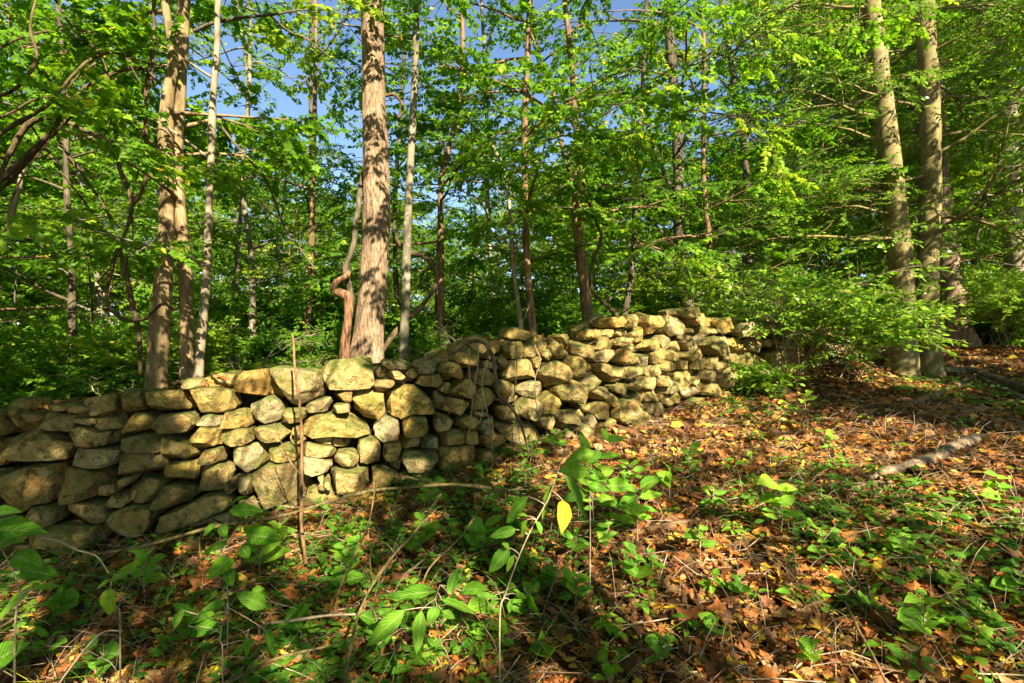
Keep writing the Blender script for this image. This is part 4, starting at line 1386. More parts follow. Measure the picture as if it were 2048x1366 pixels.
for i, (u, v0, v1) in enumerate([(945, 690, 900), (960, 700, 840), (1030, 690, 900), (975, 720, 930), (1075, 690, 830)]):
    vine('dangling_tendril', 'thin dry tendril on the shaded middle of the wall, ' + ('leftmost', 'second from left', 'second from right', 'third from left', 'rightmost')[i], [(u + vq.uniform(-8, 8), v0 + t * (v1 - v0), 4.38 + 0.12 * (u > 1020)) for t in np.linspace(0, 1, 5)], 2.4, 1.6, M_TWIG, 'tendril', 'tendrils over the wall', 4, 0.02)

# ------------------------------------------------------------------ sticks, fallen branches and logs
def on_ground(u, v):
    """where the view ray meets the ground"""
    t = np.linspace(1.2, 16, 600)
    d = px(u, v, 1.0)
    hit = d[2] * t < ground_z(d[0] * t, t)
    i = int(np.argmax(hit)) if hit.any() else 599
    return float(t[i])


vine('upright_stick', 'upright bare brown stick standing before the sunlit wall', [(613, 1135, 3.25), (610, 1060, 3.35), (604, 950, 3.5), (601, 850, 3.6), (597, 760, 3.7), (588, 690, 3.78), (584, 668, 3.8)], 8, 4, M_STICK, 'stick', wob=.014, branches=[([(604, 950, 3.5), (580, 920, 3.5), (562, 880, 3.5), (552, 850, 3.5)], 3, 1.5), ([(608, 1020, 3.4), (580, 1000, 3.4), (555, 960, 3.4)], 3, 1.5), ([(597, 760, 3.7), (600, 745, 3.7), (607, 738, 3.7)], 3, 2)])
vine('fallen_branch', 'long arching fallen branch reaching across the foreground below the wall', [(20, 1185, 2.75), (140, 1120, 2.8), (270, 1090, 2.85), (420, 1056, 2.9), (560, 1030, 2.95), (680, 998, 3.0), (770, 976, 3.0), (880, 971, 3.0), (980, 984, 2.95), (1060, 1000, 2.9), (1110, 1012, 2.85)], 4.5, 7.5, M_FLAKY, 'branch',
     branches=[([(765, 930, 3.3), (800, 945, 3.2), (845, 958, 3.1), (885, 972, 3.0)], 4, 7), ([(985, 990, 2.92), (955, 1035, 2.75), (920, 1080, 2.6), (860, 1130, 2.5), (838, 1165, 2.4)], 4.5, 3)])
vine('lichened_branch', 'yellowish flaky branch running down towards the camera in the foreground', [(882, 985, 2.85), (840, 1055, 2.6), (795, 1105, 2.45), (750, 1165, 2.25), (722, 1230, 2.12), (708, 1290, 2.0), (690, 1390, 1.85)], 4.5, 8, M_FLAKY, 'branch', wob=.015, branches=[([(795, 1105, 2.45), (770, 1085, 2.5), (740, 1080, 2.55)], 3, 1.5), ([(722, 1230, 2.12), (750, 1215, 2.1), (790, 1213, 2.1)], 3, 1.5), ([(750, 1165, 2.25), (742, 1120, 2.3), (750, 1085, 2.35)], 3, 1.5)])
vine('thin_branch', 'thin straight dry branch at bottom left of centre', [(425, 1380, 1.9), (500, 1342, 1.95), (560, 1318, 2.0), (640, 1295, 2.05), (690, 1276, 2.1)], 6, 4, M_FLAKY, 'branch')
vine('thin_branch', 'short dry stick lying left of the flaky branch', [(545, 1237, 2.25), (600, 1233, 2.27), (660, 1229, 2.28), (712, 1231, 2.3)], 5, 4, M_TWIG, 'branch')
vine('thin_branch', 'thin reddish twig slanting up through the foreground below the wall', [(655, 1235, 2.3), (690, 1145, 2.5), (735, 1050, 2.7), (755, 950, 2.8)], 4, 2.5, M_STICK, 'branch')
vine('thin_branch', 'curved bare twig at the left edge above the big leaves', [(75, 1082, 2.5), (110, 1090, 2.5), (150, 1108, 2.5), (190, 1118, 2.48), (220, 1150, 2.45)], 4, 3, M_TWIG, 'branch')
vine('thin_branch', 'pale dry twig crossing the litter at lower left', [(110, 1380, 1.95), (160, 1310, 2.1), (200, 1270, 2.2), (240, 1268, 2.2)], 4, 3, M_TWIG, 'branch')
vine('thin_branch', 'reddish fallen twig slanting at lower right', [(1685, 1200, 2.15), (1710, 1255, 2.05), (1740, 1310, 1.95), (1770, 1370, 1.88)], 5, 4, M_STICK, 'branch')


def log(name, label, pts, w0, w1, mat, lift=0.6, stub=None):
    P = []
    for u, v in pts:
        Y = on_ground(u, v)
        p = px(u, v, Y)
        P.append(p)
    P = smooth_path(np.array(P), 6)
    r = np.linspace(w0, w1, len(P)) * P[:, 1].mean() / F / 2
    P[:, 2] += r * lift
    base = P[0].copy()
    root = thing(name, label, 'log', base)
    m = MB()
    tube(m, P - base, r, 16, noise=Noise(66, 14, 3), namp=0.08)
    m.build('trunk', mat, root, True)
    for j, (t, d, L) in enumerate(stub or []):
        i = int(t * (len(P) - 1))
        q = P[i] - base
        m = MB()
        tube(m, np.array([q, q + np.array(d) * L * .5, q + np.array(d) * L + np.array([0.01, 0, 0.01])]), [0.013, 0.01, 0.006], 6)
        m.build('stub', mat, root, True)
    return root


log('fallen_log', 'weathered pale log lying sunlit on the right slope', [(1735, 962), (1775, 950), (1830, 935), (1880, 915), (1912, 900), (1955, 884)], 20, 26, M_LOG, 0.5, [(0.55, (0.1, -0.3, 0.9), 0.16), (0.8, (-0.2, -0.4, 0.8), 0.12)])
log('rotten_log', 'short dark rotten log left of the pale log', [(1655, 985), (1700, 982), (1765, 972)], 24, 18, M_BARK_BROWN, 0.4)
log('half_buried_log', 'half buried brown log in the middle of the leaf litter', [(1262, 1072), (1320, 1062), (1392, 1048)], 18, 16, M_STICK, 0.5)
log('fallen_pole', 'thin fallen pole slanting below the twin stemmed holly', [(1815, 815), (1870, 795), (1920, 772), (1968, 748)], 9, 12, M_STICK, 0.9)
log('dark_log', 'dark log lying in shade right of the twin stemmed holly', [(1885, 745), (1950, 752), (2010, 775), (2080, 800)], 20, 26, M_BARK_DARK, 0.5)
log('dark_log', 'lower dark log lying in shade at the right edge', [(1960, 760), (2020, 792), (2100, 830)], 14, 18, M_BARK_DARK, 0.5)

# ------------------------------------------------------------------ leaf litter
lq = np.random.default_rng(123)
LT = [leaf_oak(lq) for _ in range(9)] + [leaf_maple(lq.uniform(-.6, .8)) for _ in range(4)] + [leaf_mid(lq.uniform(.45, .7), lq.uniform(-.3, .5), lq.uniform(-.4, .6)) for _ in range(4)]
patch_noise = Noise(17, 1.3, 2, 2)


def scatter(n, ymin, ymax, pw):
    """random ground points inside the view, denser near the camera"""
    Y = ymin + (ymax - ymin) * lq.random(n) ** pw
    u = lq.uniform(-160, 2210, n)
    x = (u - 1024) / F * Y
    ok = ~in_wall(x, Y, -0.02)
    w = wallY(u)
    ok &= (Y < w + 0.1) | (u > 1640) | (lq.random(n) < 0.5)
    return x[ok], Y[ok]


def normals(x, y):
    e = 0.03
    zx = (ground_z(x + e, y) - ground_z(x - e, y)) / (2 * e)
    zy = (ground_z(x, y + e) - ground_z(x, y - e)) / (2 * e)
    return unit(np.stack([-zx, -zy, np.ones_like(zx)], -1))


mb = MB()
x, y = scatter(74000, 1.35, 13, 1.12)
z = ground_z(x, y)
nrm = unit(normals(x, y) + lq.normal(0, 0.55, (len(x), 3)))
a_ = lq.uniform(0, 6.28, len(x))
d = np.stack([np.cos(a_), np.sin(a_), lq.normal(0, .15, len(x))], -1)
fr = axes(d, nrm)
kind = lq.integers(0, len(LT), len(x))
sz = np.clip(lq.lognormal(math.log(0.060), 0.38, len(x)), 0.02, 0.14)
pn = patch_noise(np.stack([x, y], -1))
tint = np.clip(lq.beta(1.5, 1.75, len(x)) + 0.07 * pn, 0, 0.93)
tint = np.where(lq.random(len(x)) < 0.05, lq.uniform(0.80, 0.93, len(x)), tint)
tint = np.where(lq.random(len(x)) < 0.010, 1.0, tint)
pos = np.stack([x, y, z + lq.uniform(0.002, 0.035, len(x))], -1)
kind = np.where((kind >= 9) & (kind < 13) & (tint > .75), 0, kind)
kind = np.where((y > 4.6) & (kind < 13) & (lq.random(len(x)) < .93), 13 + kind % 4, kind)      # plain small leaf shapes where they are only a few pixels
for k in range(len(LT)):
    s = kind == k
    mb.inst(LT[k][0], LT[k][1], pos[s], fr[s], sz[s], tint[s])
tag(mb.build('leaf_litter', M_LITTER, None), 'brown and orange fallen leaves carpeting the forest floor', 'leaf litter', kind='stuff')

# leaf litter on the left wall top
mb = MB()
n = 620
u = np.where(lq.random(n) < 0.75, lq.uniform(-150, 420, n), lq.uniform(620, 1400, n))
tv = np.interp(u, WTU, WTV)
Yw = wallY(u) + lq.uniform(0.12, 0.6, n)
pos = np.stack([(u - 1024) / F * wallY(u) + lq.normal(0, .02, n), Yw, (683 - tv) / F * wallY(u) + lq.uniform(-.04, .035, n)], -1)
a_ = lq.uniform(0, 6.28, n)
fr = axes(np.stack([np.cos(a_), np.sin(a_), lq.normal(0, .2, n)], -1), np.array([0, 0, 1.0]) + lq.normal(0, .4, (n, 3)))
kind = lq.integers(0, len(LT), n)
for k in range(len(LT)):
    s = kind == k
    mb.inst(LT[k][0], LT[k][1], pos[s], fr[s], lq.uniform(.06, .11, s.sum()), np.clip(lq.beta(1.3, 2.2, s.sum()), 0, .9))
tag(mb.build('wall_top_litter', M_LITTER, None), 'brown dead leaves caught on the top of the stone wall', 'leaf litter', kind='stuff')

# a few fallen leaves one can pick out singly
FL = [(1130, 950, 'orange leaf lying by the base of the wall', .62), (690, 1045, 'orange leaf below the upright stick', .62), (640, 1140, 'brown curled leaf in the sunlit patch below the stick', .45), (430, 1150, 'yellow leaf in the lit patch at left', .92),
      (350, 1275, 'pale yellow leaf at lower left', .9), (1230, 1260, 'yellow orange leaf at bottom centre', .88), (1400, 1185, 'tan round leaf right of centre', .78), (1300, 1225, 'bright yellow leaf right of the bottom centre plant', .92),
      (1640, 1210, 'orange brown leaf at lower right', .58), (1990, 1350, 'orange leaf in the bottom right corner', .62), (1510, 1330, 'tan curled leaf at bottom right of centre', .7), (1100, 1290, 'reddish brown leaf at the bottom centre', .5),
      (1720, 1045, 'rusty leaf in the sunny litter right of centre', .55), (1910, 1095, 'light tan leaf right of the sunny litter', .76), (1560, 1010, 'red brown leaf below the rotten log', .4), (1010, 1165, 'yellow leaf left of the bottom centre plant', .9)]
for i, (u, v, lab, t) in enumerate(FL):
    Y = on_ground(u, v)
    p = px(u, v, Y)
    m = MB()
    tpl = LT[i % 8]
    a_ = lq.uniform(0, 6.28)
    m.inst(tpl[0], tpl[1], np.zeros((1, 3)), axes(np.array([[math.cos(a_), math.sin(a_), 0.1]]), np.array([[0.1, -0.35, 1.0]])), [0.12], [t])
    o = m.build('fallen_leaf', M_LITTER)
    o.location = (p[0], p[1], p[2] + 0.035)
    tag(o, 'single ' + lab, 'leaf', 'single fallen leaves')

# ------------------------------------------------------------------ low ground cover
mb = MB()
x, y = scatter(10000, 1.4, 11, 1.1)
cov = patch_noise(np.stack([x * .9 + 5, y * .9], -1)) + 0.5 * lq.normal(0, .5, len(x))
s = cov + np.where(x > .8, -.12, .15) > 0.05
x, y = x[s], y[s]
z = ground_z(x, y)
for k in range(len(x)):
    n = int(lq.integers(3, 8))
    h = lq.uniform(.02, .12)
    ctr = np.array([x[k], y[k], z[k]])
    a_ = lq.uniform(0, 6.28) + np.arange(n) * 2.4
    pos = ctr + np.stack([np.cos(a_) * .012, np.sin(a_) * .012, h * lq.uniform(.5, 1, n)], -1)
    fr = axes(np.stack([np.cos(a_), np.sin(a_), lq.normal(.1, .2, n)], -1), np.array([0, 0, 1.0]) + lq.normal(0, .25, (n, 3)))
    tl = leaf_mid(.6)
    mb.inst(tl[0], tl[1], pos, fr, lq.uniform(.028, .075, n), np.clip(lq.beta(2, 2.2) * .8 + lq.uniform(-.15, .2, n), 0, .97))
tag(mb.build('ground_cover', M_COVER, None), 'low green herbs sprouting through the leaf litter', 'ground cover', kind='stuff')

mb = MB()
x, y = scatter(2600, 1.4, 9, 1.0)
z = ground_z(x, y)
for k in range(len(x)):
    a_ = lq.uniform(0, 6.28)
    L = lq.uniform(.08, .45)
    d = np.array([math.cos(a_), math.sin(a_), lq.normal(0, .12)])
    sd = np.array([-d[1], d[0], 0]) * lq.normal(0, .12) * L
    p0 = np.array([x[k], y[k], z[k] + lq.uniform(.01, .04)])
    r_ = lq.uniform(.0015, .005)
    tube(mb, np.array([p0, p0 + d * L * .5 + sd, p0 + d * L]), [r_, r_ * .85, r_ * .5], 4, lq.random(), int(lq.random() < .5), cap=False)
tag(mb.build('twig_litter', [M_TWIG, M_BARK_BROWN], None), 'small broken twigs strewn over the leaf litter', 'twigs', kind='stuff')

# dry grass blades and thin stems
mb = MB()
x, y = scatter(5200, 1.4, 6, .9)
z = ground_z(x, y)
for k in range(len(x)):
    a_ = lq.uniform(0, 6.28)
    L = lq.uniform(.10, .38) * (1.25 if x[k] < .6 else .8)
    d = np.array([math.cos(a_) * lq.uniform(.3, 1), math.sin(a_) * lq.uniform(.3, 1), lq.uniform(.25, 1)])
    p0 = np.array([x[k], y[k], z[k]])
    pts = np.array([p0, p0 + d * L * .5, p0 + d * L + np.array([0, 0, -L * .25])])
    tube(mb, pts, [.0016, .0014, .0008], 3, lq.random(), int(x[k] < .8 and lq.random() < .5), cap=False)
tag(mb.build('dry_grass', [M_TWIG, M_COVER], None), 'thin dry grass stems among the fallen leaves', 'grass', kind='stuff')

# ------------------------------------------------------------------ foreground seedlings with large leaves
FINE = [leaf_fine(.50, .10, .18), leaf_fine(.56, .16, .30), leaf_fine(.44, .12, .10)]
pq = np.random.default_rng(64)


def plant(name, label, Y, stem, leaves, group=None, tint=None):
    """stem: photo points from the top down to the foot; leaves: (u0, v0, u1, v1, width ratio[, tint])"""
    s0 = px(stem[-1][0], stem[-1][1], Y)
    foot = np.array([s0[0], s0[1], gz(s0[0], s0[1]) - 0.01])
    root = thing(name, label, 'plant', foot, group)
    P = np.vstack([foot, [px(u, v, Y + pq.normal(0, .015)) for u, v in stem[::-1]]]) if s0[2] > foot[2] + 0.02 else np.vstack([foot, [px(u, v, Y) for u, v in stem[-2::-1]]])
    P = smooth_path(P, 6)
    m = MB()
    tube(m, P - foot, np.linspace(.0042, .0018, len(P)), 5)
    m.build('stem', M_TWIG, root, True)
    for lf in leaves:
        u0, v0, u1, v1, wr = lf[:5]
        t = lf[5] if len(lf) > 5 else float(np.clip((tint or .45) + pq.normal(0, .14), 0, .82))
        ya = Y + pq.normal(0, .03)
        yb = ya + pq.normal(-.03, .05)
        a, b = px(u0, v0, ya), px(u1, v1, yb)
        L = np.linalg.norm(b - a)
        nrm = unit(np.array([0, -.55, .75]) + pq.normal(0, .22, 3))
        tpl = FINE[int(pq.integers(0, 3))]
        v = tpl[0] * np.array([1, wr / .5 * 1.05, 1])
        fr = axes((b - a)[None], nrm[None])
        m = MB()
        m.inst(v, tpl[1], (a - foot)[None], fr, [L], [t])
        near = P[int(np.argmin(((P - a) ** 2).sum(1)))]
        if np.linalg.norm(near - a) > .01:
            tube(m, np.array([near - foot, (near * .5 + a * .5) - foot + np.array([0, 0, .004]), a - foot]), [.0024, .0019, .0016], 4, .2, 1, cap=False)
        o = m.build('leaf', [M_PLANT, M_TWIG], root, True)
        nv, nl = len(o.data.vertices), len(tpl[0])
        rib, alo = np.zeros(nv, np.float32), np.zeros(nv, np.float32)
        rib[:nl:3] = 1.0
        alo[:nl] = tpl[0][:, 0]
        for nm_, arr in (('rib', rib), ('along', alo)):
            o.data.attributes.new(nm_, 'FLOAT', 'POINT').data.foreach_set('value', arr)
    return root


def c7(*ls):
    return [(300 + l[0] / 2.048, 900 + l[1] / 2.048, 300 + l[2] / 2.048, 900 + l[3] / 2.048) + tuple(l[4:]) for l in ls]


plant('tall_seedling', 'tallest seedling in the centre foreground carrying one hanging yellow leaf', 2.05,
      [(1132, 890), (1115, 945), (1095, 1000), (1062, 1060), (1035, 1120), (1010, 1190), (1000, 1230)],
      c7((1500, 325, 1393, 352, .42), (1475, 400, 1382, 502, .50), (1550, 190, 1445, 300, .40), (1690, 205, 1705, 330, .52, 1.0), (1700, 108, 1812, 278, .58), (1650, 140, 1598, 285, .30, .78), (1585, 290, 1606, 345, .62),
         (1545, 285, 1518, 362, .4, .7), (1490, 430, 1458, 502, .40, .72), (1470, 400, 1445, 378, .6), (1500, 560, 1415, 610, .5), (1500, 590, 1542, 606, .6), (1475, 615, 1472, 672, .5), (1550, 270, 1505, 262, .5)))
plant('broad_seedling', 'broad leaved seedling low in the bottom centre foreground', 1.95, [(880, 1170), (868, 1215), (880, 1280), (900, 1330)],
      c7((1045, 655, 876, 808, .38), (1112, 655, 1090, 842, .42), (1175, 580, 975, 590, .45), (1195, 615, 1335, 650, .55), (1275, 575, 1372, 555, .42), (1225, 590, 1258, 482, .50), (1175, 640, 1140, 712, .6), (1330, 600, 1425, 590, .35), (1200, 660, 1250, 690, .5)))
plant('narrow_seedling', 'seedling with pointed leaves before the base of the sunlit wall at left', 2.5, [(470, 1005), (455, 1040), (440, 1075), (450, 1130), (455, 1170)],
      c7((325, 248, 458, 243, .40), (330, 228, 382, 174, .30), (290, 305, 310, 362, .75), (320, 385, 212, 405, .5), (410, 350, 518, 352, .5), (375, 395, 402, 440, .65), (330, 440, 258, 502, .5), (320, 490, 330, 545, .5), (270, 300, 215, 345, .4)))
plant('spread_seedling', 'low spreading seedling in the shaded lower left foreground', 2.2, [(475, 1190), (450, 1230), (440, 1280), (445, 1300)],
      c7((480, 645, 352, 582, .60), (315, 628, 212, 645, .52), (275, 600, 208, 608, .40), (158, 722, 208, 648, .45), (470, 735, 515, 842, .5), (425, 772, 355, 872, .38), (128, 655, 98, 722, .4), (600, 650, 555, 685, .4)))
plant('edge_seedling', 'seedling with very large leaves at the left edge of the foreground', 1.85, [(-20, 1060), (20, 1130), (40, 1190), (30, 1260)],
      [(-30, 1065, 60, 1042, .35), (25, 1110, 78, 1128, .6), (-20, 1150, 28, 1135, .6), (40, 1140, 108, 1145, .45), (70, 1175, -30, 1245, .42, .6), (65, 1180, 122, 1165, .3, .7), (-40, 1100, 45, 1075, .4), (-20, 1330, 30, 1290, .6), (-20, 1030, 22, 1012, .3)])
plant('pale_seedling', 'seedling with two pale sunlit leaves near the curved twig at left', 2.3, [(228, 1150), (222, 1175), (232, 1215), (240, 1235)],
      [(228, 1152, 265, 1138, .75, .80), (222, 1175, 208, 1236, .55, .82), (232, 1150, 285, 1122, .25, .7), (225, 1158, 196, 1172, .3, .8)])
plant('leafy_seedling', 'leafy seedling at the wall foot behind the tallest seedling', 2.75, [(1205, 870), (1190, 910), (1175, 960), (1180, 1010)],
      [(1215, 880, 1205, 855, .6), (1210, 880, 1250, 872, .6), (1190, 905, 1128, 920, .45), (1175, 905, 1165, 868, .5), (1195, 915, 1240, 905, .5), (1180, 945, 1115, 940, .5), (1185, 945, 1230, 955, .5), (1175, 970, 1220, 980, .55), (1200, 900, 1180, 925, .5), (1175, 985, 1125, 1000, .5)])


def auto_plant(name, label, u, v, size, n, group=None, tint=None, seed=0):
    """foot at the photo point on the ground; size is the spread in photo pixels"""
    q = np.random.default_rng(seed)
    Y = on_ground(u, v)
    hgt = size * q.uniform(.7, 1.1)
    stem = [(u + q.normal(0, .12) * size, v - hgt), (u + q.normal(0, .06) * size, v - hgt * .5), (u, v)]
    lv = []
    for k in range(n):
        t = (k + .5) / n
        su, sv = u + q.normal(0, .06) * size, v - hgt * (.35 + .65 * t)
        a_ = (1 if k % 2 else -1) * q.uniform(.1, 1.0) * 1.2
        L = size * q.uniform(.32, .5) * (1.1 - .3 * t)
        lv.append((su, sv, su + math.sin(a_) * L * 1.1, sv - math.cos(a_) * L * .35 + q.normal(0, .08) * size, q.uniform(.42, .62)))
    return plant(name, label, Y, stem, lv, group, tint)


AP = [(1260, 985, 85, 9, 'tall green seedling between the leafy and the bright seedlings', .6), (1000, 1050, 80, 9, 'seedling with wide leaves left of the hanging yellow leaf', .5), (1150, 1130, 90, 10, 'broad green seedling right below the tallest seedling', .55),
      (820, 1360, 80, 9, 'seedling at the bottom edge by the flaky branch', .5), (560, 1100, 70, 9, 'bright seedling in the sunlit patch left of the stick foot', .66), (1400, 1120, 60, 8, 'dark seedling under the half buried log', .42), (200, 1385, 90, 9, 'seedling cut by the bottom edge at left', .4),
      (1340, 1000, 70, 9, 'bright seedling in the sunny litter right of the leafy seedling', .68), (1425, 1040, 80, 10, 'cluster of round leaved seedling near the half buried log', .6), (1215, 1110, 70, 9, 'dark green seedling right of the tallest seedling', .4),
      (1480, 1200, 60, 7, 'shaded seedling low in the middle right foreground', .3), (1305, 945, 45, 7, 'small bright seedling close to the wall foot', .7), (1735, 765, 50, 8, 'dark seedling at the foot of the twin stemmed holly', .35),
      (1612, 820, 45, 8, 'yellowish seedling left of the holly on the slope', .8), (1045, 985, 60, 8, 'green seedling at the shaded wall foot left of centre', .45), (965, 975, 50, 7, 'small seedling where the long fallen branch ends', .45),
      (1090, 1180, 60, 8, 'seedling with drooping leaves behind the broad leaved seedling', .5), (1800, 1120, 60, 8, 'yellow green seedling in the sunny lower right', .75), (1880, 1060, 45, 7, 'bright small seedling below the pale log', .74),
      (1960, 1260, 60, 7, 'round leaved green seedling at lower right', .6), (2030, 1200, 70, 7, 'seedling at the right edge in the lower litter', .55), (1620, 1345, 80, 9, 'pale green seedling at the bottom right of centre', .7),
      (1215, 1385, 80, 7, 'yellow green seedling cut by the bottom edge', .84), (1500, 945, 40, 7, 'small seedling in the middle of the slope', .6), (1660, 900, 40, 7, 'bright seedling on the upper sunny litter', .75), (1320, 1345, 70, 9, 'dark herb at the bottom right of the broad leaved seedling', .35),
      (640, 1150, 50, 7, 'small seedling beside the foot of the upright stick', .72), (505, 1245, 60, 8, 'green seedling between the lower left seedlings', .5), (330, 1330, 70, 8, 'dark seedling at the bottom left', .35), (100, 1330, 80, 8, 'dark leafy seedling in the bottom left corner', .32),
      (700, 1080, 45, 7, 'bright little seedling right of the upright stick', .72), (1080, 1330, 60, 8, 'seedling by the bottom edge right of the broad leaved seedling', .5), (1740, 1235, 60, 8, 'green herb in the shaded lower right', .45), (1900, 1180, 55, 8, 'lime green seedling in the right litter', .76),
      (1120, 1075, 50, 7, 'leafy seedling below the hanging yellow leaf', .5), (790, 1090, 45, 6, 'small shaded seedling under the long fallen branch', .4), (900, 1080, 50, 7, 'shaded green seedling left of the tallest seedling', .4)]
for i, (u, v, s, n, lab, t) in enumerate(AP):
    auto_plant('seedling', lab, u, v, s, n, 'seedlings in the leaf litter', t, 900 + i)

MORE = [(120, 1250, 'shaded seedling beside the edge seedling at left', .5), (290, 1210, 'seedling right of the two pale leaves at left', .55), (380, 1310, 'green seedling low between bottom left seedlings', .5), (600, 1290, 'seedling near the thin straight branch', .5),
        (520, 1165, 'seedling in the lit patch right of the narrow seedling', .66), (690, 1190, 'low seedling left of the flaky branch', .5), (760, 1290, 'seedling left of the broad leaved seedling', .5), (980, 1300, 'seedling right of the broad leaved seedling', .55),
        (1060, 1250, 'seedling between the broad and the tall seedlings', .55), (1150, 1220, 'green seedling in the middle of the foreground', .6), (860, 1030, 'seedling at the wall foot under the long branch', .45), (1110, 905, 'small seedling at the lit wall foot', .6),
        (1060, 930, 'low seedling at the shaded wall foot', .45), (1270, 1180, 'seedling right of the foreground centre', .6), (1380, 960, 'seedling up the slope from the half buried log', .66), (1560, 1080, 'lime seedling in the sunny litter', .74),
        (1640, 1130, 'green seedling below the rotten log', .6), (1850, 1290, 'seedling in the lower right litter', .6), (1430, 1290, 'seedling low in the right middle foreground', .5), (2000, 1020, 'seedling near the right edge above the sunny litter', .66)]
TALL = [(690, 1170, 'tall leafy seedling rising right of the upright stick', .55), (845, 1120, 'tall seedling rising below the long fallen branch', .5), (965, 1120, 'tall leafy seedling just left of the tallest one', .55),
        (1190, 1060, 'tall bright seedling right of the hanging yellow leaf', .62), (1275, 1090, 'tall leafy seedling right of centre', .6)]
for i, (u, v, lab, t) in enumerate(TALL):
    auto_plant('leafy_seedling', lab, u, v, pq.uniform(90, 110) * (1.25 if u > 1100 else 1), int(pq.integers(12, 17)), 'seedlings in the leaf litter', t, 2900 + i)
for i, (u, v, lab, t) in enumerate(MORE):
    auto_plant('seedling', lab, u, v, pq.uniform(75, 110) * (1 if v > 1000 else .65), int(pq.integers(9, 14)), 'seedlings in the leaf litter', t, 1900 + i)

# small seedlings further up the slope
for i in range(46):
    u, v = pq.uniform(1180, 2040), pq.uniform(800, 1340)
    if v < 780 + (u < 1400) * 120:
        continue
    Y = on_ground(u, v)
    p = px(u, v, Y)
    m = MB()
    n = int(pq.integers(5, 10))
    a_ = np.arange(n) * 2.4
    h = pq.uniform(.05, .14)
    pos = np.stack([np.cos(a_) * .015, np.sin(a_) * .015, h * pq.uniform(.4, 1, n)], -1)
    m.inst(FINE[1][0], FINE[1][1], pos, axes(np.stack([np.cos(a_), np.sin(a_), pq.normal(.15, .2, n)], -1), np.array([0, -.2, 1.0]) + pq.normal(0, .2, (n, 3))), pq.uniform(.04, .08, n), np.clip(pq.normal(.62, .15) + pq.normal(0, .08, n), 0, .88))
    tube(m, np.array([[0, 0, -.02], [0, 0, h * .5], [0, 0, h]]), .0015, 3, .5, 1)
    o = m.build('small_herb', [M_PLANT, M_TWIG])
    o.location = tuple(p)
    tag(o, 'small green herb poking out of the leaf litter on the right slope', 'herb', 'small herbs on the right slope')

# ------------------------------------------------------------------ low holly shoots before the right end of the wall
def holly_shrub(label, u, v, Y, n, H, seed, lean, tint=(.25, .92), spray=.30):
    q = np.random.default_rng(seed)
    p = px(u, v, Y)
    p[2] = gz(p[0], p[1])
    root = thing('holly_shrub', label, 'shrub', p, 'holly shrubs at the right end of the wall')
    sp = []
    for k in range(n):
        m = MB()
        a_ = R_(q.uniform(0, 360))
        e = R_(q.uniform(40, 82))
        d = np.array([math.sin(a_) * math.cos(e) + lean[0], math.cos(a_) * math.cos(e) + lean[1], math.sin(e)])
        loc = []
        grow(m, loc, q.normal(0, .08, 3) * np.array([1, 1, 0]), d, H * q.uniform(.7, 1.1), .012, 2, q, .05, .14, (5, .45), spray, 1, 4, .5, .38)
        m.build('stem', M_TWIG, root, True)
        sp += loc
    c = MB()
    put_sprays(c, sp, SPR_HOLLY, q, *tint)
    c.build('foliage', [M_HOLLY, M_TWIG], root)


holly_shrub('bright holly shrub hiding the right end of the wall', 1590, 715, 7.2, 6, 1.45, 1, (-.15, -.1), spray=.36)
holly_shrub('bright green holly shoots leaning left of the twin trunks', 1700, 730, 7.2, 5, 1.15, 2, (-.15, -.2), (.4, .95), .40)
holly_shrub('airy holly shrub above the wall between shaded tree and holly trunks', 1530, 690, 8.2, 8, 2.0, 3, (-.1, 0), (.3, .97), .34)
holly_shrub('sparse holly shoots at the dark foot of the wall end', 1560, 745, 6.4, 2, .55, 4, (-.2, -.1), spray=.38)
holly_shrub('yellow green shrub at the right edge of the slope', 2010, 690, 9.5, 8, 1.4, 5, (0, 0), (.5, 1.0), .40)
holly_shrub('leafy shrub between the twin trunks and the whitish trunk', 1950, 700, 11.0, 8, 1.3, 6, (0, 0), (.3, 1.0), .40)

# ------------------------------------------------------------------ unseen trees added behind the camera, crowns shaped to shade the wall and slope
zz = np.linspace(-14, 20, 10)
e1 = unit(np.cross(SUN, [0, 0, 1.0]))
e2 = np.cross(e1, SUN)
gxs, gys = np.linspace(-12, 20, 321), np.linspace(-8, 30, 381)
GG = ground_z(*np.meshgrid(gxs, gys))


def gfast(x, y):
    i = np.clip((x - gxs[0]) / (gxs[1] - gxs[0]), 0, len(gxs) - 1.001)
    j = np.clip((y - gys[0]) / (gys[1] - gys[0]), 0, len(gys) - 1.001)
    return GG[j.astype(int), i.astype(int)]


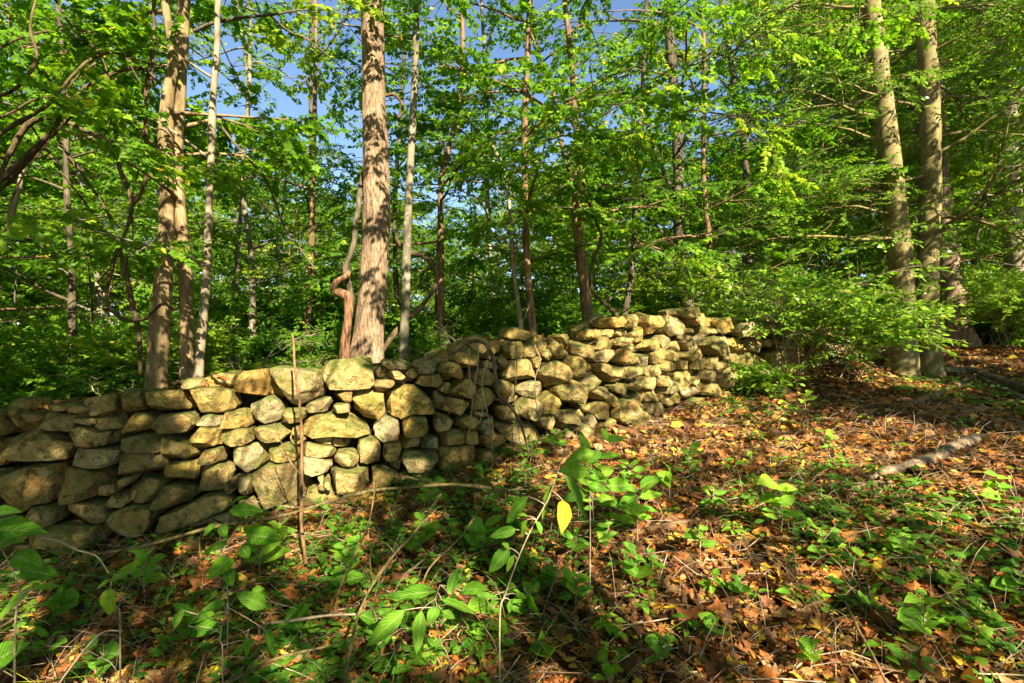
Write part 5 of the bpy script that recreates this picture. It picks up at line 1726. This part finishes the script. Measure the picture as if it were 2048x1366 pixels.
cell = 0.115
A_, B_ = np.meshgrid(np.arange(-9, 11, cell), np.arange(-4.2, 9, cell))
A_, B_ = A_.ravel() + lq.uniform(-.05, .05, A_.size), B_.ravel() + lq.uniform(-.05, .05, A_.size)
O = np.array([0, 4.0, -1.0]) + A_[:, None] * e1 + B_[:, None] * e2
hit = np.full(len(O), np.nan)
kindh = np.zeros(len(O), int)
TR = [(-1.45, 5.45, .22), (6.2, 8.15, .24), (6.65, 8.3, .22), (-3.48, 5.0, .15), (-3.35, 5.1, .13), (-3.05, 5.0, .09), (-1.15, 5.6, .08)]
for t in np.arange(12, -14, -0.08):
    P = O + SUN * t
    open_ = np.isnan(hit)
    g = P[:, 2] < gfast(P[:, 0], P[:, 1])
    u = 1024 + F * P[:, 0] / np.maximum(P[:, 1], .05)
    Yw = wallY(u)
    zt = (683 - np.interp(u, WTU, WTV)) / F * Yw
    w = (P[:, 1] > Yw) & (P[:, 1] < Yw + .7) & (P[:, 2] < zt) & (u > -420) & (u < 1740) & (P[:, 1] > 1)
    tr = np.zeros(len(O), bool)
    for tx_, ty_, r_ in TR:
        tr |= ((P[:, 0] - tx_) ** 2 + (P[:, 1] - ty_) ** 2 < r_ ** 2) & (P[:, 2] < 4.2)
    for k, cond in ((3, tr), (2, w), (1, g)):
        s = open_ & cond & np.isnan(hit)
        hit[s] = t
        kindh[s] = k
P = O + SUN * np.nan_to_num(hit, nan=-14)[:, None]
U = 1024 + F * P[:, 0] / np.maximum(P[:, 1], .05)
V = 683 - F * P[:, 2] / np.maximum(P[:, 1], .05)
inview = (P[:, 1] > .5) & (U > -250) & (U < 2300) & (V < 1600)
pat = Noise(41, 4.2, 2, 2)(np.stack([A_, B_], -1))
fine = Noise(42, 9.0, 2, 2)(np.stack([A_, B_], -1))
rank = lambda a: np.argsort(np.argsort(a)) / len(a)
nse = rank(0.7 * pat + 0.5 * fine)


def interp_c(x, pts):
    return np.interp(x, [p[0] for p in pts], [p[1] for p in pts])


cov = np.full(len(O), .05)
# wall: left end shaded, sunlit middle left, shaded centre, dappled right
cw = interp_c(U, [(-300, 1.), (345, 1.), (385, .03), (700, .05), (745, .75), (830, .9), (880, 1.), (985, 1.), (1020, .6), (1180, .6), (1240, .46), (1440, .46), (1490, .4), (1700, .3)])
cw = np.where((V > 950) & (U < 480), .95, cw)
cov = np.where(kindh == 2, cw, cov)
cg = interp_c(U, [(-300, .86), (540, .86), (590, .12), (700, .15), (745, .86), (1080, .82), (1150, .38), (1300, .48), (1420, .46), (2300, .46)])
cg = np.where((V > 1165) & (U < 1250), .74, cg)
cg = np.where((V > 1165) & (U >= 1250), .55, cg)
band = (U > 1600) & (np.abs(V - (770 + (U - 1480) * .13)) < 30)
cg = np.where(band, .93, cg)
cg = np.where((U > 1880) & (np.abs(V - 775) < 35), .9, cg)
cg = np.where((U > 1500) & (V < 735), .45, cg)
cg = np.where((np.abs(V - (1010 - (U - 1000) * .12)) < 22) & (U > 1280) & (U < 1700), .55, cg)
cg = np.where((U > 690) & (U < 1010) & (V > 1150) & (V < 1360), .2, cg)
cg = np.where((U > 990) & (U < 1280) & (V > 900) & (V < 1120), .2, cg)
cg = np.where((U < 130) & (V > 1050) & (V < 1300), .3, cg)
cov = np.where((kindh == 1) & inview, cg, cov)
cov = np.where((kindh == 1) & (P[:, 1] > 9), .06, cov)
cov = np.where(kindh == 3, np.where(P[:, 0] > 3, .55, np.where(P[:, 0] < -2.5, .5, .42)), cov)
cov = np.where((kindh == 1) & ~inview, .25, cov)
nsg = rank(.55 * Noise(51, 7.0, 2, 2)(np.stack([A_, B_], -1)) + .55 * Noise(52, 17.0, 1, 2)(np.stack([A_, B_], -1)))
streak = rank(.75 * Noise(53, 1.0, 2, 2)(np.stack([P[:, 0] * 1.5 + P[:, 1] * .4, (P[:, 1] - .22 * P[:, 0]) * 5.0], -1)) + .45 * Noise(54, 15.0, 1, 2)(np.stack([A_, B_], -1)))
nsg = np.where((kindh == 1) & (U > 1100), streak, nsg)
nse = np.where((kindh == 1) | ((kindh == 2) & (U > 1000)), nsg, nse)
pick = np.where(kindh == 3, rank(Noise(43, 15.0, 1, 2)(np.stack([A_, B_], -1))) < cov, nse < cov)
# heavier shade gets a second layer
tq = np.random.default_rng(19)
STR = [(0.6, -4.4, 'unseen tree added behind the viewer on the left'), (3.3, -4.4, 'unseen tree added behind the viewer in the middle'), (7.6, -1.6, 'unseen tree added behind the viewer on the right')]
spr = [[] for _ in STR]
allQ = []
for layer in range(5):
    s = np.where(pick & ((layer == 0) | ((layer < 3) & (cov > .7)) | (cov > .9)))[0]
    hgt = tq.uniform(2.6, 4.6, len(s)) + layer * .6          # leaf height above the camera
    near = kindh[s] == 3
    hgt = np.where(near, tq.uniform(3.6, 4.8, len(s)), hgt)
    tq_ = (hgt - P[s, 2]) / SUN[2]
    tq_ = np.where(near, np.maximum(1.3, (.83 * P[s, 1] - P[s, 2]) / (SUN[2] - .83 * SUN[1])) + tq.uniform(0, .8, len(s)), tq_)
    Q = P[s] + SUN * tq_[:, None]
    vis = (Q[:, 1] > .2) & (683 - F * Q[:, 2] / np.maximum(Q[:, 1], .05) > -120) & (np.abs(Q[:, 0] / np.maximum(Q[:, 1], .05)) < 1.2)
    Q = Q[~vis]
    allQ.append(Q)
Q = np.vstack(allQ)
D = np.stack([np.hypot(Q[:, 0] - t[0], Q[:, 1] - t[1]) for t in STR], -1)
own = D.argmin(1)
print('shade sprays', len(Q), 'extent', Q.min(0), Q.max(0))
for i, (tx_, ty_, lab) in enumerate(STR):
    b = np.array([tx_, ty_, gz(tx_, ty_)])
    root = thing('added_shade_tree', lab + ' to cast dappled shade', 'tree', b, 'unseen shade trees added behind the viewer')
    q = np.random.default_rng(300 + i)
    path = smooth_path(np.array([[0, 0, -.2], [.1, .05, 3.5], [.05, .2, 6.5], [.2, .1, 9.5]]), 6)
    m = MB()
    tube(m, path, np.linspace(.19, .06, len(path)), 12, noise=bn, namp=.05)
    mine = Q[own == i] - b
    sel = mine[q.permutation(len(mine))[:60]]
    for s_ in sel:
        j = int(np.clip(np.argmin(np.abs(path[:, 2] - max(2.5, s_[2] - 1.2 - .25 * np.hypot(s_[0], s_[1])))), 3, len(path) - 1))
        mid = path[j] * .5 + s_ * .5 + q.normal(0, .2, 3) + np.array([0, 0, .3])
        pp = smooth_path(np.array([path[j], mid, s_]), 4)
        tube(m, pp, np.linspace(.02, .005, len(pp)), 4, cap=False)
    m.build('trunk', M_BARK_BROWN, root, True)
    c = MB()
    n = len(mine)
    a_ = q.uniform(0, 6.28, n)
    put_sprays(c, list(zip(mine - .12 * np.stack([np.cos(a_), np.sin(a_), 0 * a_], -1), np.stack([np.cos(a_), np.sin(a_), q.normal(-.1, .2, n)], -1), q.uniform(.20, .28, n))), SPR_SHADE, q)
    c.build('crown', [M_LEAF, M_BARK_DARK], root)  # leaves sit where shade is wanted, not grown from the branches

# other woodland trees standing around the viewer, out of the sun's path
for i, (x_, y_, k, sc_, lab) in enumerate([(-7.5, -2.5, 0, 1.15, 'bright green tree beside the viewer on the near left'), (-11, 2.5, 3, 1.2, 'dark green tree far to the left of the viewer'), (-5, -8.5, 2, 1.4, 'broad green tree behind the viewer at left'),
                                           (-12, -7, 1, 1.2, 'yellow green tree farthest behind the viewer at left'), (13, 3.5, 3, 1.15, 'dark green tree to the right of the viewer')]):
    o = copy_tree(protos[k][0], lab, 'trees around the viewer')
    o.location = (x_, y_, gz(x_, y_))
    o.rotation_euler = (0, 0, i * 1.3)
    o.scale = (sc_, sc_, sc_)

# labels: tell look-alikes of the woods apart by their order from left to right
from collections import defaultdict
byl = defaultdict(list)
for o in bpy.data.objects:
    if o.parent is None and 'label' in o and o.get('category') in ('tree', 'shrub', 'sapling'):
        byl[o['label']].append(o)
for lab, lst in byl.items():
    if len(lst) > 1:
        lst.sort(key=lambda o: o.location.x / max(o.location.y, .1))
        names = {2: ('left of two', 'right of two'), 3: ('leftmost of three', 'middle of three', 'rightmost of three')}.get(len(lst))
        if names is None:
            names = [('leftmost', 'second from left', 'third from left', 'fourth from left', 'fifth from left', 'sixth from left', 'seventh from left', 'eighth from left', 'ninth from left')[i] for i in range(min(9, len(lst)))]
        for o, w in zip(lst, names):
            o['label'] = lab + ', ' + w
